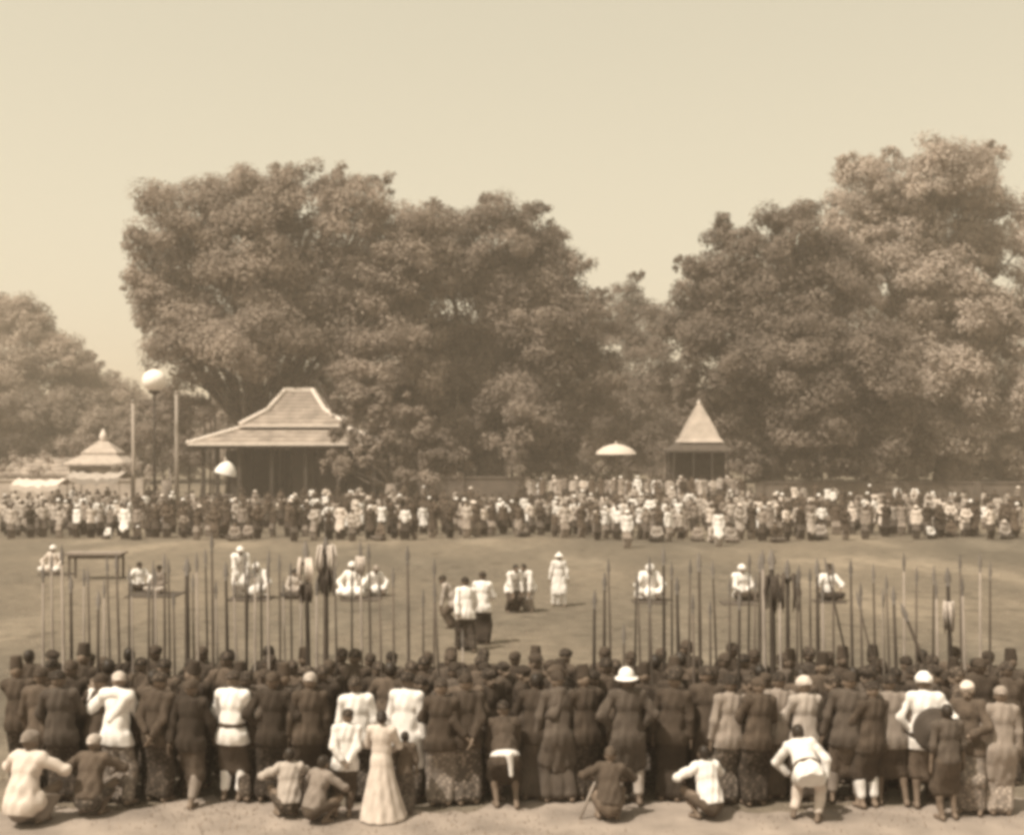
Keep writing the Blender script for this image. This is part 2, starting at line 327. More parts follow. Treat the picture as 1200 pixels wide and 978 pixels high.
def part_np(pose, kind, h):
    j = POSES[pose]; u, P = j['u'], j['P']; k = .03
    low = pose in ('sit', 'sit_lap', 'bow', 'squat', 'stoop')
    ground = ((0, 0, .006), (0, 0, -1))
    if kind == 'body':
        V, Q = blob(prims_body(j), h, .026, clip=[ground]); 
        eyes = [head_pt(j, (-.031, .082, .008)), head_pt(j, (.031, .082, .008))]; mouth = [head_pt(j, (x, .095, -.048)) for x in (-.016, 0, .016)]
        fc = V[Q].mean(1); mi = np.zeros(len(Q), int)
        for e in eyes: mi[np.linalg.norm(fc-e, axis=1) < .017] = 1
        for e in mouth: mi[np.linalg.norm(fc-e, axis=1) < .010] = 1
        if h < .012:
            for i in (0, 1):
                v2, q2 = hand_mesh(j, i, .0042); Q = np.concatenate([Q, q2+len(V)]); V = np.concatenate([V, v2]); mi = np.concatenate([mi, np.zeros(len(q2), int)])
        return V, Q, mi
    if kind in ('jacket', 'coat', 'shirt'):
        o = .026
        p = torso(j, o)
        for i in (0, 1):
            e, w = j['el'][i], j['wr'][i]; w2 = e+(w-e)*(.88 if kind != 'shirt' else .25)
            p += [C(j['sh'][i]-j['u']*.012, e, .066, .062), C(e, w2, .062, .052)]
            if kind != 'shirt': p.append(C(j['hip'][i], j['hip'][i]*.75+j['kn'][i]*.25, (.124), .128))
        p.append(C(j['N']-u*.06, j['N']+u*.005, .066, .058))
        p.append(E(P+u*.13, (.178, .143, .24), np.array([j['s'], j['d'], j['u']])))
        if kind != 'shirt': p.append(E(P-u*.04, (.186, .155, .18), np.array([j['s'], j['d'], j['u']])))
        if kind == 'coat':
            for i in (0, 1): p.append(C(j['hip'][i], j['kn'][i]*.8+j['hip'][i]*.2, .115, .13))
            p.append(C(P, (j['kn'][0]+j['kn'][1])/2, .14, .15)); cl = [ground]
        else: cl = [(P-u*(.13 if kind == 'jacket' else .03), -u), ground]
        return (*blob(p, h, k, clip=cl, noise=.0065), None)
    if kind in ('sarong', 'short_wrap', 'trousers'):
        ax = np.array([j['s'], j['d'], j['u']])
        q_ = 0 if kind == 'trousers' else .008
        p = [E(P+u*.03-j['d']*.01, (.150+q_, .120+q_, .15), ax)]
        end = {'sarong': .86, 'short_wrap': .12, 'trousers': .72}[kind]; r = {'sarong': (.108, .095, .088), 'short_wrap': (.11, .10, .09), 'trousers': (.102, .075, .062)}[kind]
        en = []
        for i in (0, 1):
            a = j['kn'][i]+(j['an'][i]-j['kn'][i])*end; en.append(a)
            p += [C(j['hip'][i], j['kn'][i], r[0], r[1]), C(j['kn'][i], a, r[1], r[2])]
        if kind == 'trousers':
            for i in (0, 1): p.append(E(j['kn'][i]*.72+j['an'][i]*.28-np.array([0, .012, 0]), (.066, .074, .14)))
        if kind != 'trousers':
            km = (j['kn'][0]+j['kn'][1])/2; am = (en[0]+en[1])/2
            p += [C(P-u*.08, km, .12, .10), C(km, am, .10, .095)]
        return (*blob(p, h, .05 if kind != 'trousers' else .03, clip=[(P+u*.13, u), ground], noise=.003, fold=0 if low or kind == 'trousers' else .006), None)
    if kind == 'dress':
        p = torso(j, .02)+[C(P+u*.05, (0, -.02, .05), .15, .33), C(P, (.05, .02, .05), .13, .33)]
        for i in (0, 1): p += [C(j['sh'][i], j['el'][i], .064, .055), C(j['el'][i], j['wr'][i], .055, .05)]
        return (*blob(p, h, .04, clip=[((0, 0, .03), (0, 0, -1))], noise=.003, fold=.012), None)
    if kind == 'sash':
        ax = np.array([j['s'], j['d'], j['u']])
        return (*blob([E(P+u*.12, (.190, .156, .075), ax)], h, .02, noise=.002, clip=[(P+u*.16, u), (P+u*.07, -u)]), None)
    if kind == 'waist_cloth':
        ax = np.array([j['s'], j['d'], j['u']])
        return (*blob([E(P+u*.03, (.205, .175, .10), ax), C(P-j['d']*.17+j['s']*.05, P-j['d']*.19+j['s']*.06-np.array([0, 0, .28]), .05, .03)], h, .03, noise=.003, clip=[(P+u*.09, u)]), None)
    if kind == 'shawl':
        p = [C(j['sh'][0]-j['d']*.03, j['N']-j['d']*.06, .085, .075), C(j['N']-j['d']*.06, j['sh'][1]-j['d']*.04, .075, .085), C(j['sh'][1]-j['d']*.06, P+u*.20-j['d']*.10-j['s']*.02, .075, .06), C(j['sh'][0], j['el'][0], .085, .085)]
        return (*blob(p, h, .03, noise=.004), None)
    hp = lambda v: head_pt(j, v); ax = j['hax']; hu, fc = ax[2], ax[1]
    if kind == 'hair':
        return (*blob([E(hp((0, -.018, .03)), (.084, .098, .103), ax)], h, .02, noise=.002, clip=[(hp((0, .03, .015)), fc*.8-hu*.75), (hp((0, 0, -.055)), -hu)]), None)
    if kind == 'bun':
        return (*blob([E(hp((0, -.018, .03)), (.084, .098, .103), ax), E(hp((0, -.115, -.01)), (.05, .04, .045), ax)], h, .02, noise=.002, clip=[(hp((0, .03, .015)), fc*.8-hu*.75), (hp((0, 0, -.07)), -hu)]), None)
    if kind == 'headcloth':
        return (*blob([E(hp((0, -.014, .045)), (.088, .104, .098), ax), C(hp((-.01, -.112, .02)), hp((.075, -.150, .005)), .030, .012), C(hp((.01, -.112, .02)), hp((-.075, -.145, .02)), .028, .011), E(hp((0, -.115, .0)), (.045, .04, .05), ax),
                E(hp((0, .02, .075)), (.085, .085, .045), ax)], h, .02, noise=.0025, clip=[(hp((0, 0, .005)), -hu-fc*.25)]), None)
    if kind == 'turban':
        return (*blob([E(hp((0, -.01, .055)), (.108, .122, .085), ax), E(hp((0, -.01, .11)), (.07, .08, .05), ax), C(hp((.03, -.11, .03)), hp((.05, -.15, -.06)), .03, .02)], h, .02, noise=.004, clip=[(hp((0, 0, .0)), -hu-fc*.25)]), None)
    if kind == 'tall_cap':
        return (*blob([C(hp((0, -.012, .06)), hp((0, -.014, .20)), .088, .072)], h, .02, noise=.001, clip=[(hp((0, 0, .03)), -hu-fc*.15), (hp((0, 0, .215)), hu)]), None)
    if kind == 'sun_helmet':
        return (*blob([E(hp((0, -.01, .07)), (.098, .112, .10), ax), E(hp((0, -.012, .03)), (.145, .175, .022), ax)], h, .025, noise=.0, clip=[(hp((0, 0, .012)), -hu)]), None)
    if kind == 'cone_hat':
        return (*blob([C(hp((0, -.01, .16)), hp((0, -.01, .05)), .02, .14)], h, .02, clip=[(hp((0, 0, .02)), -hu)]), None)
    raise KeyError(kind)
FRES, CRES = .0095, .026
def part_mesh(pose, kind, mirror=False, h=FRES):
    key = (pose, kind, mirror, h)
    if key not in _cache:
        k0 = (pose, kind, h)
        if k0 not in _cache: _cache[k0] = part_np(pose, kind, h)
        V, Q, mi = _cache[k0]
        if mirror: V = V*np.array([-1, 1, 1]); Q = Q[:, ::-1]
        _cache[key] = mesh_np(kind, V, Q, True, mi)
    return _cache[key]
PART_NAME = dict(jacket='jacket', coat='coat', shirt='shirt', sarong='sarong', short_wrap='hip_wrap', trousers='trousers', dress='dress', sash='sash', waist_cloth='waist_cloth', shawl='shawl',
                 hair='hair', bun='hair', headcloth='headcloth', turban='turban', tall_cap='tall_cap', sun_helmet='sun_helmet', cone_hat='cone_hat')
LEANERS = ('onlookers in the front row', 'spearmen standing in the near ranks')
def person(pose, x, Y, clothes, label, group=None, rot=0, sc=1.0, mirror=False, z=0, h=FRES):
    o = link('person', part_mesh(pose, 'body', mirror, h), None, [M['skin'], M['face_dark']], (x, Y, z), rot)
    o.scale = (sc, sc, sc); set_props(o, label, 'person', group)
    if group in LEANERS: o.rotation_euler.x = random.uniform(-.04, .07); o.rotation_euler.y = random.uniform(-.055, .055)
    for kd, m in clothes: link(PART_NAME[kd], part_mesh(pose, kd, mirror, h), o, [M[m]])
    return o
def grip(pose, mirror=False):
    g = POSES[pose]['grip'].copy()
    if mirror: g[0] = -g[0]
    return g

# ------------------------------------------------------------------ ground
def ground_material():
    m = bpy.data.materials.new('trodden grass field'); m.use_nodes = True; n = m.node_tree; L = n.links.new; p = n.nodes['Principled BSDF']
    p.inputs['Roughness'].default_value = .95; p.inputs['Specular IOR Level'].default_value = .1
    tc = n.nodes.new('ShaderNodeTexCoord')
    def nz(s, d=6, sx=1):
        mp = n.nodes.new('ShaderNodeMapping'); mp.inputs['Scale'].default_value = (1, sx, 1); L(tc.outputs['Object'], mp.inputs[0])
        t = n.nodes.new('ShaderNodeTexNoise'); t.inputs['Scale'].default_value = s; t.inputs['Detail'].default_value = d; L(mp.outputs[0], t.inputs['Vector']); return t.outputs['Fac']
    r1 = n.nodes.new('ShaderNodeValToRGB'); L(nz(.11, 7, .6), r1.inputs[0])
    r1.color_ramp.elements[0].position = .38; r1.color_ramp.elements[0].color = (.106, .090, .071, 1)
    r1.color_ramp.elements[1].position = .62; r1.color_ramp.elements[1].color = (.166, .137, .105, 1)
    r2 = n.nodes.new('ShaderNodeMapRange'); r2.inputs[1].default_value = .3; r2.inputs[2].default_value = .7; r2.inputs[3].default_value = .78; r2.inputs[4].default_value = 1.18; L(nz(2.3, 8), r2.inputs[0])
    r3 = n.nodes.new('ShaderNodeMapRange'); r3.inputs[1].default_value = .3; r3.inputs[2].default_value = .7; r3.inputs[3].default_value = .8; r3.inputs[4].default_value = 1.2; L(nz(28, 4), r3.inputs[0])
    mu = n.nodes.new('ShaderNodeMath'); mu.operation = 'MULTIPLY'; L(r2.outputs[0], mu.inputs[0]); L(r3.outputs[0], mu.inputs[1])
    vm = n.nodes.new('ShaderNodeVectorMath'); vm.operation = 'SCALE'; L(r1.outputs[0], vm.inputs[0]); L(mu.outputs[0], vm.inputs['Scale']); L(vm.outputs[0], p.inputs['Base Color'])
    r4 = n.nodes.new('ShaderNodeMapRange'); r4.inputs[1].default_value = .52; r4.inputs[2].default_value = .66; r4.inputs[3].default_value = 1.0; r4.inputs[4].default_value = 1.38; L(nz(.33, 8, .35), r4.inputs[0])
    r5 = n.nodes.new('ShaderNodeMapRange'); r5.inputs[1].default_value = .58; r5.inputs[2].default_value = .70; r5.inputs[3].default_value = 1.0; r5.inputs[4].default_value = .66; L(nz(1.1, 6, .6), r5.inputs[0])
    m5 = n.nodes.new('ShaderNodeMath'); m5.operation = 'MULTIPLY'; L(r4.outputs[0], m5.inputs[0]); L(r5.outputs[0], m5.inputs[1])
    m6 = n.nodes.new('ShaderNodeMath'); m6.operation = 'MULTIPLY'; L(m5.outputs[0], m6.inputs[0]); L(mu.outputs[0], m6.inputs[1]); L(m6.outputs[0], vm.inputs['Scale'])
    b = n.nodes.new('ShaderNodeBump'); b.inputs['Strength'].default_value = .5; b.inputs['Distance'].default_value = .05; L(nz(9, 8), b.inputs['Height']); L(b.outputs[0], p.inputs['Normal'])
    return m
g = MB(); N = 60; R = 900
g.add([(x*R, y*R, 0) for x in (-1, 1) for y in (-1, 1)], [(0, 2, 3, 1)])
set_props(g.obj('ground', ground_material()), kind='structure')
def path_material():
    m = mat('pale trodden earth', .25, 1.0, .95, .28, 1.6, 0, .5); return m
pv_, pf_ = [], []; NX = 220
for i in range(NX+1):
    X = -16+32*i/NX; yb = 15.75+.22*math.sin(X*1.3)+.16*math.sin(X*3.1+1)+random.uniform(-.12, .12)
    pv_ += [(X, 9, .004), (X, yb, .004)]
for i in range(NX): pf_.append((2*i, 2*i+2, 2*i+3, 2*i+1))
set_props(MB().add(pv_, pf_).obj('footpath', path_material()), kind='structure')
# grass blades, thick in the strip in front of the crowd
def blades(n, y0, y1, xw, hmin, hmax):
    Y = rng.uniform(y0, y1, n); X = rng.uniform(-1, 1, n)*xw*Y; pch = np.sin(X*1.7+2*np.sin(Y*.9))+np.sin(Y*2.3+X*.6)
    keep = rng.uniform(-1.6, 1.6, n) < pch; X, Y = X[keep], Y[keep]; n = len(X)
    a = rng.uniform(0, 6.28, n); hh = rng.uniform(hmin, hmax, n); w = rng.uniform(.006, .013, n); ln = rng.uniform(.2, .9, n)*hh; b = rng.uniform(0, 6.28, n)
    V = np.zeros((n, 3, 3)); V[:, 0] = np.stack([X-w*np.cos(a), Y-w*np.sin(a), 0*X], 1); V[:, 1] = np.stack([X+w*np.cos(a), Y+w*np.sin(a), 0*X], 1)
    V[:, 2] = np.stack([X+ln*np.cos(b), Y+ln*np.sin(b), hh], 1)
    return V.reshape(-1, 3)
V = np.concatenate([blades(9000, 13.4, 17.6, .5, .02, .06), blades(26000, 17.6, 46, .46, .02, .075)])
set_props(link('grass', mesh_np('grass', V, np.arange(len(V)).reshape(-1, 3), False), None, [M['grass']]), kind='stuff')

# ------------------------------------------------------------------ trees
def crown_np(lobes, dens=1.0, leaf=.36, nsub=22):
    Vs = []
    for c, r in lobes:
        c = np.asarray(c); r = np.asarray(r, float); rm = r.mean()
        n = max(8, int(nsub*1.7*(rm/3)**1.2)); dr = rng.normal(size=(n, 3)); dr /= np.linalg.norm(dr, axis=1)[:, None]
        dr[:, 2] = np.where(dr[:, 2] < -.55, -dr[:, 2], dr[:, 2])
        sc = c+dr*r*rng.uniform(.5, 1.08, (n, 1)); sr = rm*rng.uniform(.15, .36, n)
        for q in range(n):
            m = int(dens*205*(sr[q]/1.0)**1.5)+16
            d = rng.normal(size=(m, 3)); d /= np.linalg.norm(d, axis=1)[:, None]
            p = sc[q]+d*sr[q]*np.array([1.15, 1.15, .8])*rng.uniform(.5, 1.12, (m, 1))
            p[:, 2] -= rng.exponential(.12, m)
            nn = d*.6+dr[q]*.45+np.array([0, 0, .55])+rng.normal(size=(m, 3))*.35; nn /= np.linalg.norm(nn, axis=1)[:, None]
            t = np.cross(nn, rng.normal(size=(m, 3))); t /= np.linalg.norm(t, axis=1)[:, None]+1e-9; b = np.cross(nn, t)
            s = leaf*.82*rng.uniform(.4, 1.2, (m, 1)); w = s*rng.uniform(.35, .65, (m, 1))
            Vs.append(np.stack([p-t*s*.5, p-b*w*.5+nn*s*.08, p+t*s*.6, p+b*w*.5+nn*s*.08], 1).reshape(-1, 3))
    V = np.concatenate(Vs); return V, np.arange(len(V)).reshape(-1, 4)
def tree(name, px, Y, lobes_px, leafm, label, group, trunk_r=.9, roots=0, leaf=.36, dens=1.0, depth=1.0, lean=0, cat='tree', fork=.22):
    x0 = wx(px, Y); o = empty(name, (x0, Y, 0)); set_props(o, label, cat, group)
    lb = []
    for (lx, ly, lr) in lobes_px:
        rr = lr/F*Y; dy = random.uniform(-1, 1)*rr*.8*depth
        lb.append((np.array([wx(lx, Y)-x0, dy, max(wz(ly, Y), rr*.5)]), np.array([rr, rr*1.0*depth, rr*.92])))
    V, Q = crown_np(lb, dens, leaf); link('crown', mesh_np('crown', V, Q, False), o, [leafm])
    t = MB(); top = max(c[2] for c, r in lb); h0 = top*fork
    t.tube([(0, 0, -.3), (.1*lean, 0, h0*.4), (.3*lean, .1, h0)], [trunk_r*1.5, trunk_r, trunk_r*.85], 12)
    for c, r in lb:
        if c[2] < h0*.9: continue
        st = Vector((.3*lean, .1, h0*random.uniform(.75, 1))); e = Vector(c); m1 = st.lerp(e, .4)+Vector((random.uniform(-.6, .6), random.uniform(-.6, .6), -.05*(e.z-h0)))
        L = (e-st).length; q = trunk_r*min(.26, .10+.012*L)
        t.tube([st, m1, st.lerp(e, .8), e], [q, q*.7, q*.35, q*.12], 7)
        for _ in range(3):
            e2 = e+Vector((random.uniform(-.6, .6)*r[0], random.uniform(-.6, .6)*r[1], random.uniform(-.3, .5)*r[2])); t.tube([m1.lerp(e, .6), m1.lerp(e2, .75), e2], [q*.4, q*.25, q*.08], 5)
    for _ in range(roots):                           # aerial roots let down from the limbs
        c, r = random.choice([l for l in lb if l[0][2] > h0*.8]); a = Vector((c[0]*random.uniform(.3, .9), -abs(random.uniform(.5, 3.5)), h0*random.uniform(1.0, 1.7)))
        t.tube([(a.x+random.uniform(-.4, .4), a.y, -.1), (a.x+random.uniform(-.2, .2), a.y, a.z*.5), a], [.10, .07, .09], 6)
    t.obj('trunk', M['bark'], o, True)
    return o
TG = 'tall trees behind the far crowd'
tree('banyan_tree', 300, 103, [(215,268,58),(290,250,58),(365,245,55),(425,258,48),(190,322,46),(262,335,68),(350,335,74),(440,335,68),(178,372,32),(478,285,50),(470,340,56),(480,395,50),(310,300,66),(240,400,50),(200,350,44),(400,380,64),(330,380,60),(232,440,38),(290,462,36),(350,462,36),(400,470,38),(222,405,52),(300,415,66),(390,420,66),(455,425,58),(330,212,24),(445,220,20),(188,236,24),(250,228,22),(400,215,20),(160,285,20),(158,330,18)],
     M['leaf1'], 'broad round-topped banyan rising behind the hipped-roof pavilion', TG, 1.3, 14, .42)
tree('banyan_tree', 575, 106, [(520,295,56),(590,285,54),(640,300,44),(560,365,68),(640,375,58),(688,372,36),(500,425,56),(580,455,66),(660,455,60),(540,505,48),(620,520,48),(700,440,42),(470,480,44),(560,545,36),(650,545,40),(690,500,44),(600,420,60),(530,450,50),(540,330,60),(620,340,58),(560,420,60),(640,420,56),(520,480,50),(600,500,54),(490,540,40),(577,240,20),(630,252,20),(512,250,18),(676,318,22)],
     M['leaf1'], 'dense dark tree filling the centre, its pointed tops left of the sky gap', TG, 1.2, 10, .42)
tree('small_tree', 735, 128, [(735,350,24),(718,405,42),(768,402,36),(735,465,46),(788,450,42),(725,520,42),(770,520,40),(750,380,36),(705,345,12),(745,325,12)],
     M['leaf2'], 'low open-crowned tree standing in the gap between the two tree masses', TG, .5, 0, .42, .7)
tree('shade_tree', 905, 104, [(862,296,42),(922,285,46),(815,330,34),(890,310,44),(970,300,40),(830,370,46),(900,400,52),(800,400,36),(790,460,34),(850,352,52),(930,352,60),(990,335,54),(832,420,50),(910,430,66),(1000,430,64),(862,490,42),(950,500,56),(1040,505,50),(870,545,34),(930,545,40),(1000,545,40),(820,470,36),(880,390,52),(960,430,52),(860,350,50),(940,400,56),(870,450,50),(930,470,54),(990,480,54),(850,262,16),(940,250,18),(800,312,14)],
     M['leaf2'], 'spreading dark shade tree behind the steep-roofed kiosk', TG, 1.0, 5, .42)
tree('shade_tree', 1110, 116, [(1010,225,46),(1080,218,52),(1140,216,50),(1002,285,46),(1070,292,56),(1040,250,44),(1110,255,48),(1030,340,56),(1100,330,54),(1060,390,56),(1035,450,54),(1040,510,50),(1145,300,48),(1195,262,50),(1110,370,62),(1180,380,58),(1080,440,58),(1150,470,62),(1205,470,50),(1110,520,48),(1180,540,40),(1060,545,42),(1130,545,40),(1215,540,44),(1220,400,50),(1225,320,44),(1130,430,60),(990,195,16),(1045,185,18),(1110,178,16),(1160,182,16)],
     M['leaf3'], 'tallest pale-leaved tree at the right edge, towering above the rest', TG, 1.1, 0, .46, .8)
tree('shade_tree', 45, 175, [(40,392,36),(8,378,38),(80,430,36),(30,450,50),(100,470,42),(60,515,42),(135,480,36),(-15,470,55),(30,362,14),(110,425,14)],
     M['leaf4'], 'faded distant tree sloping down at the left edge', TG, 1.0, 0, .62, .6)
tree('tree', 458, 89.5, [(404,474,20),(416,470,24),(424,488,30),(402,515,22),(396,546,20),(418,540,26),(440,525,36),(470,548,36),(520,550,36),(450,470,34),(478,505,38),(520,530,36),(400,545,24)], M['leaf2'],
     'low dark tree screening the right end of the hipped-roof pavilion', TG, .5, 0, .40, 1.4, .35)
tree('tree', 195, 101, [(190,490,32),(215,530,28),(160,520,26),(235,480,24)], M['leaf2'], 'low dark tree behind the two pale poles', TG, .45, 3, .40)
SG = 'shrubs by the huts at the far left'
for (px, Y, lbs, lb_) in ((38, 90, [(24,548,20),(48,556,16),(52,540,14)], 'pale round shrub before the brown-roofed shed'), (150, 89, [(140,552,14),(158,545,17),(170,558,14)], 'pale round shrub right of the white hut'), (88, 95, [(78,528,20),(96,520,16)], 'leafy sapling behind the gap between shed and hut')):
    tree('shrub', px, Y, lbs, M['leaf3'], lb_, SG, .12, 0, .30, 1.0, 1.0, 0, 'shrub', .3)
wl = []
for px in range(-520, 1720, 34):
  for py0 in (500, 535):
    Y = 150+rng.uniform(-8, 8); py = py0+rng.uniform(-14, 10); r = rng.uniform(30, 42)/F*Y; wl.append((np.array([wx(px, Y), Y, max(wz(py, Y), r*.4)]), np.array([r, r, r])))
V, Q = crown_np(wl, .7, .62); set_props(link('distant_wood', mesh_np('distant_wood', V, Q, False), None, [M['leaf2']]), kind='stuff')

# ------------------------------------------------------------------ buildings
def hip_roof(mb, x0, x1, y0, y1, z0, rx0, rx1, ry0, ry1, z1, th=.14):
    A = [(x0, y0, z0), (x1, y0, z0), (x1, y1, z0), (x0, y1, z0)]; B = [(rx0, ry0, z1), (rx1, ry0, z1), (rx1, ry1, z1), (rx0, ry1, z1)]
    A2 = [(p[0], p[1], p[2]-th) for p in A]; B2 = [(p[0], p[1], p[2]-th) for p in B]
    Fs = [(i, (i+1) % 4, 4+(i+1) % 4, 4+i) for i in range(4)]+[(8+(i+1) % 4, 8+i, 12+i, 12+(i+1) % 4) for i in range(4)]+[((i+1) % 4, i, 8+i, 8+(i+1) % 4) for i in range(4)]+[(4, 5, 6, 7), (15, 14, 13, 12)]
    mb.add(A+B+A2+B2, Fs)
Yp = 92.0; PX = F/Yp; cx = wx(337, Yp)
pav = set_props(empty('pavilion', (cx, Yp+5, 0)), 'open pavilion with tiered hipped roof, pale hip ridges and a dark interior', 'pavilion')
hw = (337-220)/PX; D0 = 5.2
zE, zM, zU, zT = wz(520, Yp), wz(503, Yp), wz(498, Yp), wz(457, Yp+4)
r = MB(); hip_roof(r, -hw, hw, -D0, D0, zE, -hw*.52, hw*.52, -2.4, 2.4, zM+.1); lower = r.obj('lower_roof', M['roof'], pav)
xr = (352-337)/PX
r = MB(); zK = zU+(zT-zU)*.42; hip_roof(r, -hw*.55, hw*.55, -2.75, 2.75, zU, -hw*.30, hw*.30, -1.45, 1.45, zK); hip_roof(r, -hw*.299, hw*.299, -1.445, 1.445, zK+.004, -xr*1.1, xr*1.1, -.25, .25, zT); upper = r.obj('upper_roof', M['roof'], pav)
for sx in (-1, 1):                                   # limewashed hips
    for sy in (-1, 1):
        h = MB(); h.tube([(sx*hw*.55, sy*2.75, zU+.10), (sx*(hw*.30), sy*1.45, zK+.08), (sx*xr*1.1, sy*.25, zT+.08)], [.17, .17, .17], 6); h.obj('hip_ridge', M['ridge'], upper)
        h = MB(); h.tube([(sx*hw, sy*D0, zE+.18), (sx*hw*.98, sy*D0*.97, zE+.1), (sx*hw*.53, sy*2.45, zM+.2)], [.14, .17, .16], 6); h.obj('hip_ridge', M['ridge'], lower)
for nm, par, q, z, y in (('eave_board', lower, hw, zE-.02, D0), ('eave_board', upper, hw*.55, zU-.02, 2.75)):
    for sy in (-1, 1):
        h = MB(); h.box((0, sy*(y+.03), z), (q*.99, .05, .09)); h.obj(nm, M['ridge'], par)
h = MB(); h.box((0, 0, zT+.06), (xr*1.15, .3, .16)); h.obj('roof_ridge', M['ridge'], upper)
h = MB()
for sx in (-1, 1): h.box((sx*(hw-.1), 0, zE-.26), (.06, D0-.2, .10))
for sy in (-1, 1): h.box((0, sy*(D0-.1), zE-.26), (hw-.2, .06, .10))
h.obj('eave_beam', M['wood'], pav)
for ix in (-.86, -.5, -.17, .17, .5, .86):
    for iy in (-.86, .0):
        p = MB(); p.box((ix*hw, iy*D0, (zE-.36+.5)/2), (.13, .13, (zE-.36-.5)/2)); p.box((ix*hw, iy*D0, .62), (.22, .22, .12)); p.obj('post', M['wood'], pav)
p = MB(); p.box((0, 0, .25), (hw*.95, D0*.95, .25)); p.obj('platform', M['greywall'], pav)
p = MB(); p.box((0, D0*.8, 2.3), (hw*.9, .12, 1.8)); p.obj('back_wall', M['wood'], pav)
# smaller gable roof rising behind its right shoulder
gb = set_props(empty('roof_house', (wx(372, 99), 100, 0)), 'small house with a pale steep gable peeping over the pavilion roof', 'house')
k = MB(); z1, z0 = wz(448, 99), wz(497, 99); hw2 = 2.2
k.add([(-hw2, -2, z0), (hw2, -2, z0), (0, -2, z1), (-hw2, 2, z0), (hw2, 2, z0), (0, 2, z1)], [(0, 3, 5, 2), (1, 2, 5, 4), (0, 2, 1), (3, 4, 5), (0, 1, 4, 3)]); k.obj('gable_roof', M['thatch'], gb)
for s in (-1, 1):
    b = MB(); b.tube([(s*(hw2+.25), -2.15, z0-.3), (0, -2.15, z1+.12)], [.17, .17], 6); b.obj('barge_board', M['wood'], gb)
b = MB(); b.box((0, 0, z0/2-.02), (1.9, 1.7, z0/2-.03)); b.obj('wall', M['greywall'], gb)
# right kiosk
Yk = 96.0; PK = F/Yk
kk = set_props(empty('kiosk', (wx(819, Yk), Yk, 0)), 'small kiosk topped by a steep pale pyramid roof on slim posts', 'kiosk')
a = MB(); hwk = 25/PK; zb = wz(518, Yk); zt = wz(472, Yk)
a.lathe([(hwk*1.45, zb), (hwk*1.22, zb+.3), (hwk*.74, zb+(zt-zb)*.5), (hwk*.30, zb+(zt-zb)*.84), (.08, zt)], n=4); a.obj('pyramid_roof', M['lime'], kk, rotz=math.pi/4)
a = MB(); a.lathe([(.11, zt-.1), (.16, zt+.05), (.05, zt+.15), (.01, zt+.3)], n=10); a.obj('finial', M['ridge'], kk, True)
a = MB(); hip_roof(a, -2.6, 2.2, -2.1, 2.1, zb-.62, -1.6, 1.6, -1.5, 1.5, zb-.03); a.obj('skirt_roof', M['darkroof'], kk)
for ix in (-2.2, -.7, .7, 1.9):
    for iy in (-2.1, 2.1):
        p = MB(); p.tube([(ix, iy, 0), (ix, iy, zb-.70)], [.09, .08], 8); p.obj('post', M['wood'], kk)
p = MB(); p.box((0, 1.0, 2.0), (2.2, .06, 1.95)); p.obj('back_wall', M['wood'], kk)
# low walls
def wall(name, px0, px1, Y, h, m, label, th=.22):
    o = set_props(empty(name, (wx((px0+px1)/2, Y), Y, 0)), label, 'wall'); L = (px1-px0)/F*Y/2
    b = MB(); b.box((0, 0, h/2-.05), (L, th, h/2+.05)); b.obj('wall_body', m, o)
    b = MB(); b.box((0, 0, h+.06), (L+.06, th+.08, .06)); b.obj('coping', m, o)
    n = max(2, int(L*2/5))
    for i in range(n+1):
        b = MB(); b.box((-L+2*L*i/n, -.06, h/2+.06), (.26, th+.07, h/2+.08)); b.obj('pier', m, o)
    return o
wall('boundary_wall', 385, 618, 101, wz(560, 101), M['greywall'], 'long low grey wall under the dark trees, behind the centre of the crowd')
wall('boundary_wall', 890, 1230, 101, wz(566, 101), M['greywall'], 'low grey wall at the foot of the right-hand trees')
wall('boundary_wall', -40, 165, 88, wz(563, 88), M['lime'], 'pale limewashed wall behind the left end of the crowd')
# left hut with pale roof
hut = set_props(empty('hut', (wx(116, 92), 93, 0)), 'small white hut with pale stepped roof above the limewashed wall', 'hut')
e0 = wz(545, 92); b = MB(); b.box((0, 0, e0/2), (1.9, 1.8, e0/2)); b.obj('wall', M['lime'], hut)
b = MB(); hip_roof(b, -2.4, 2.4, -2.2, 2.2, e0+.12, -1.2, 1.2, -.9, .9, wz(532, 92)); b.obj('lower_roof', M['thatch'], hut)
b = MB(); hip_roof(b, -1.35, 1.35, -1.0, 1.0, wz(530, 92), -.3, .3, -.1, .1, wz(516, 92)); b.obj('upper_roof', M['thatch'], hut)
b = MB(); b.lathe([(.18, 0), (.32, .3), (.22, .6), (.04, .95)], (0, 0, wz(516, 92)-.05), 12); b.obj('finial', M['ridge'], hut, True)
b = MB(); b.box((-.9, -1.86, e0*.55), (.5, .05, e0*.33)); b.obj('doorway', M['wood'], hut)
shed = set_props(empty('shed', (wx(52, 96), 97, 0)), 'low brown-roofed shed left of the white hut', 'shed')
b = MB(); e1 = wz(558, 96); b.box((0, 0, e1/2), (2.6, 1.8, e1/2)); b.obj('wall', M['lime'], shed)
b = MB(); hip_roof(b, -3.1, 3.1, -2.3, 2.3, e1+.15, -2.4, 2.4, -.15, .15, wz(536, 96)); b.obj('roof', M['roof'], shed)

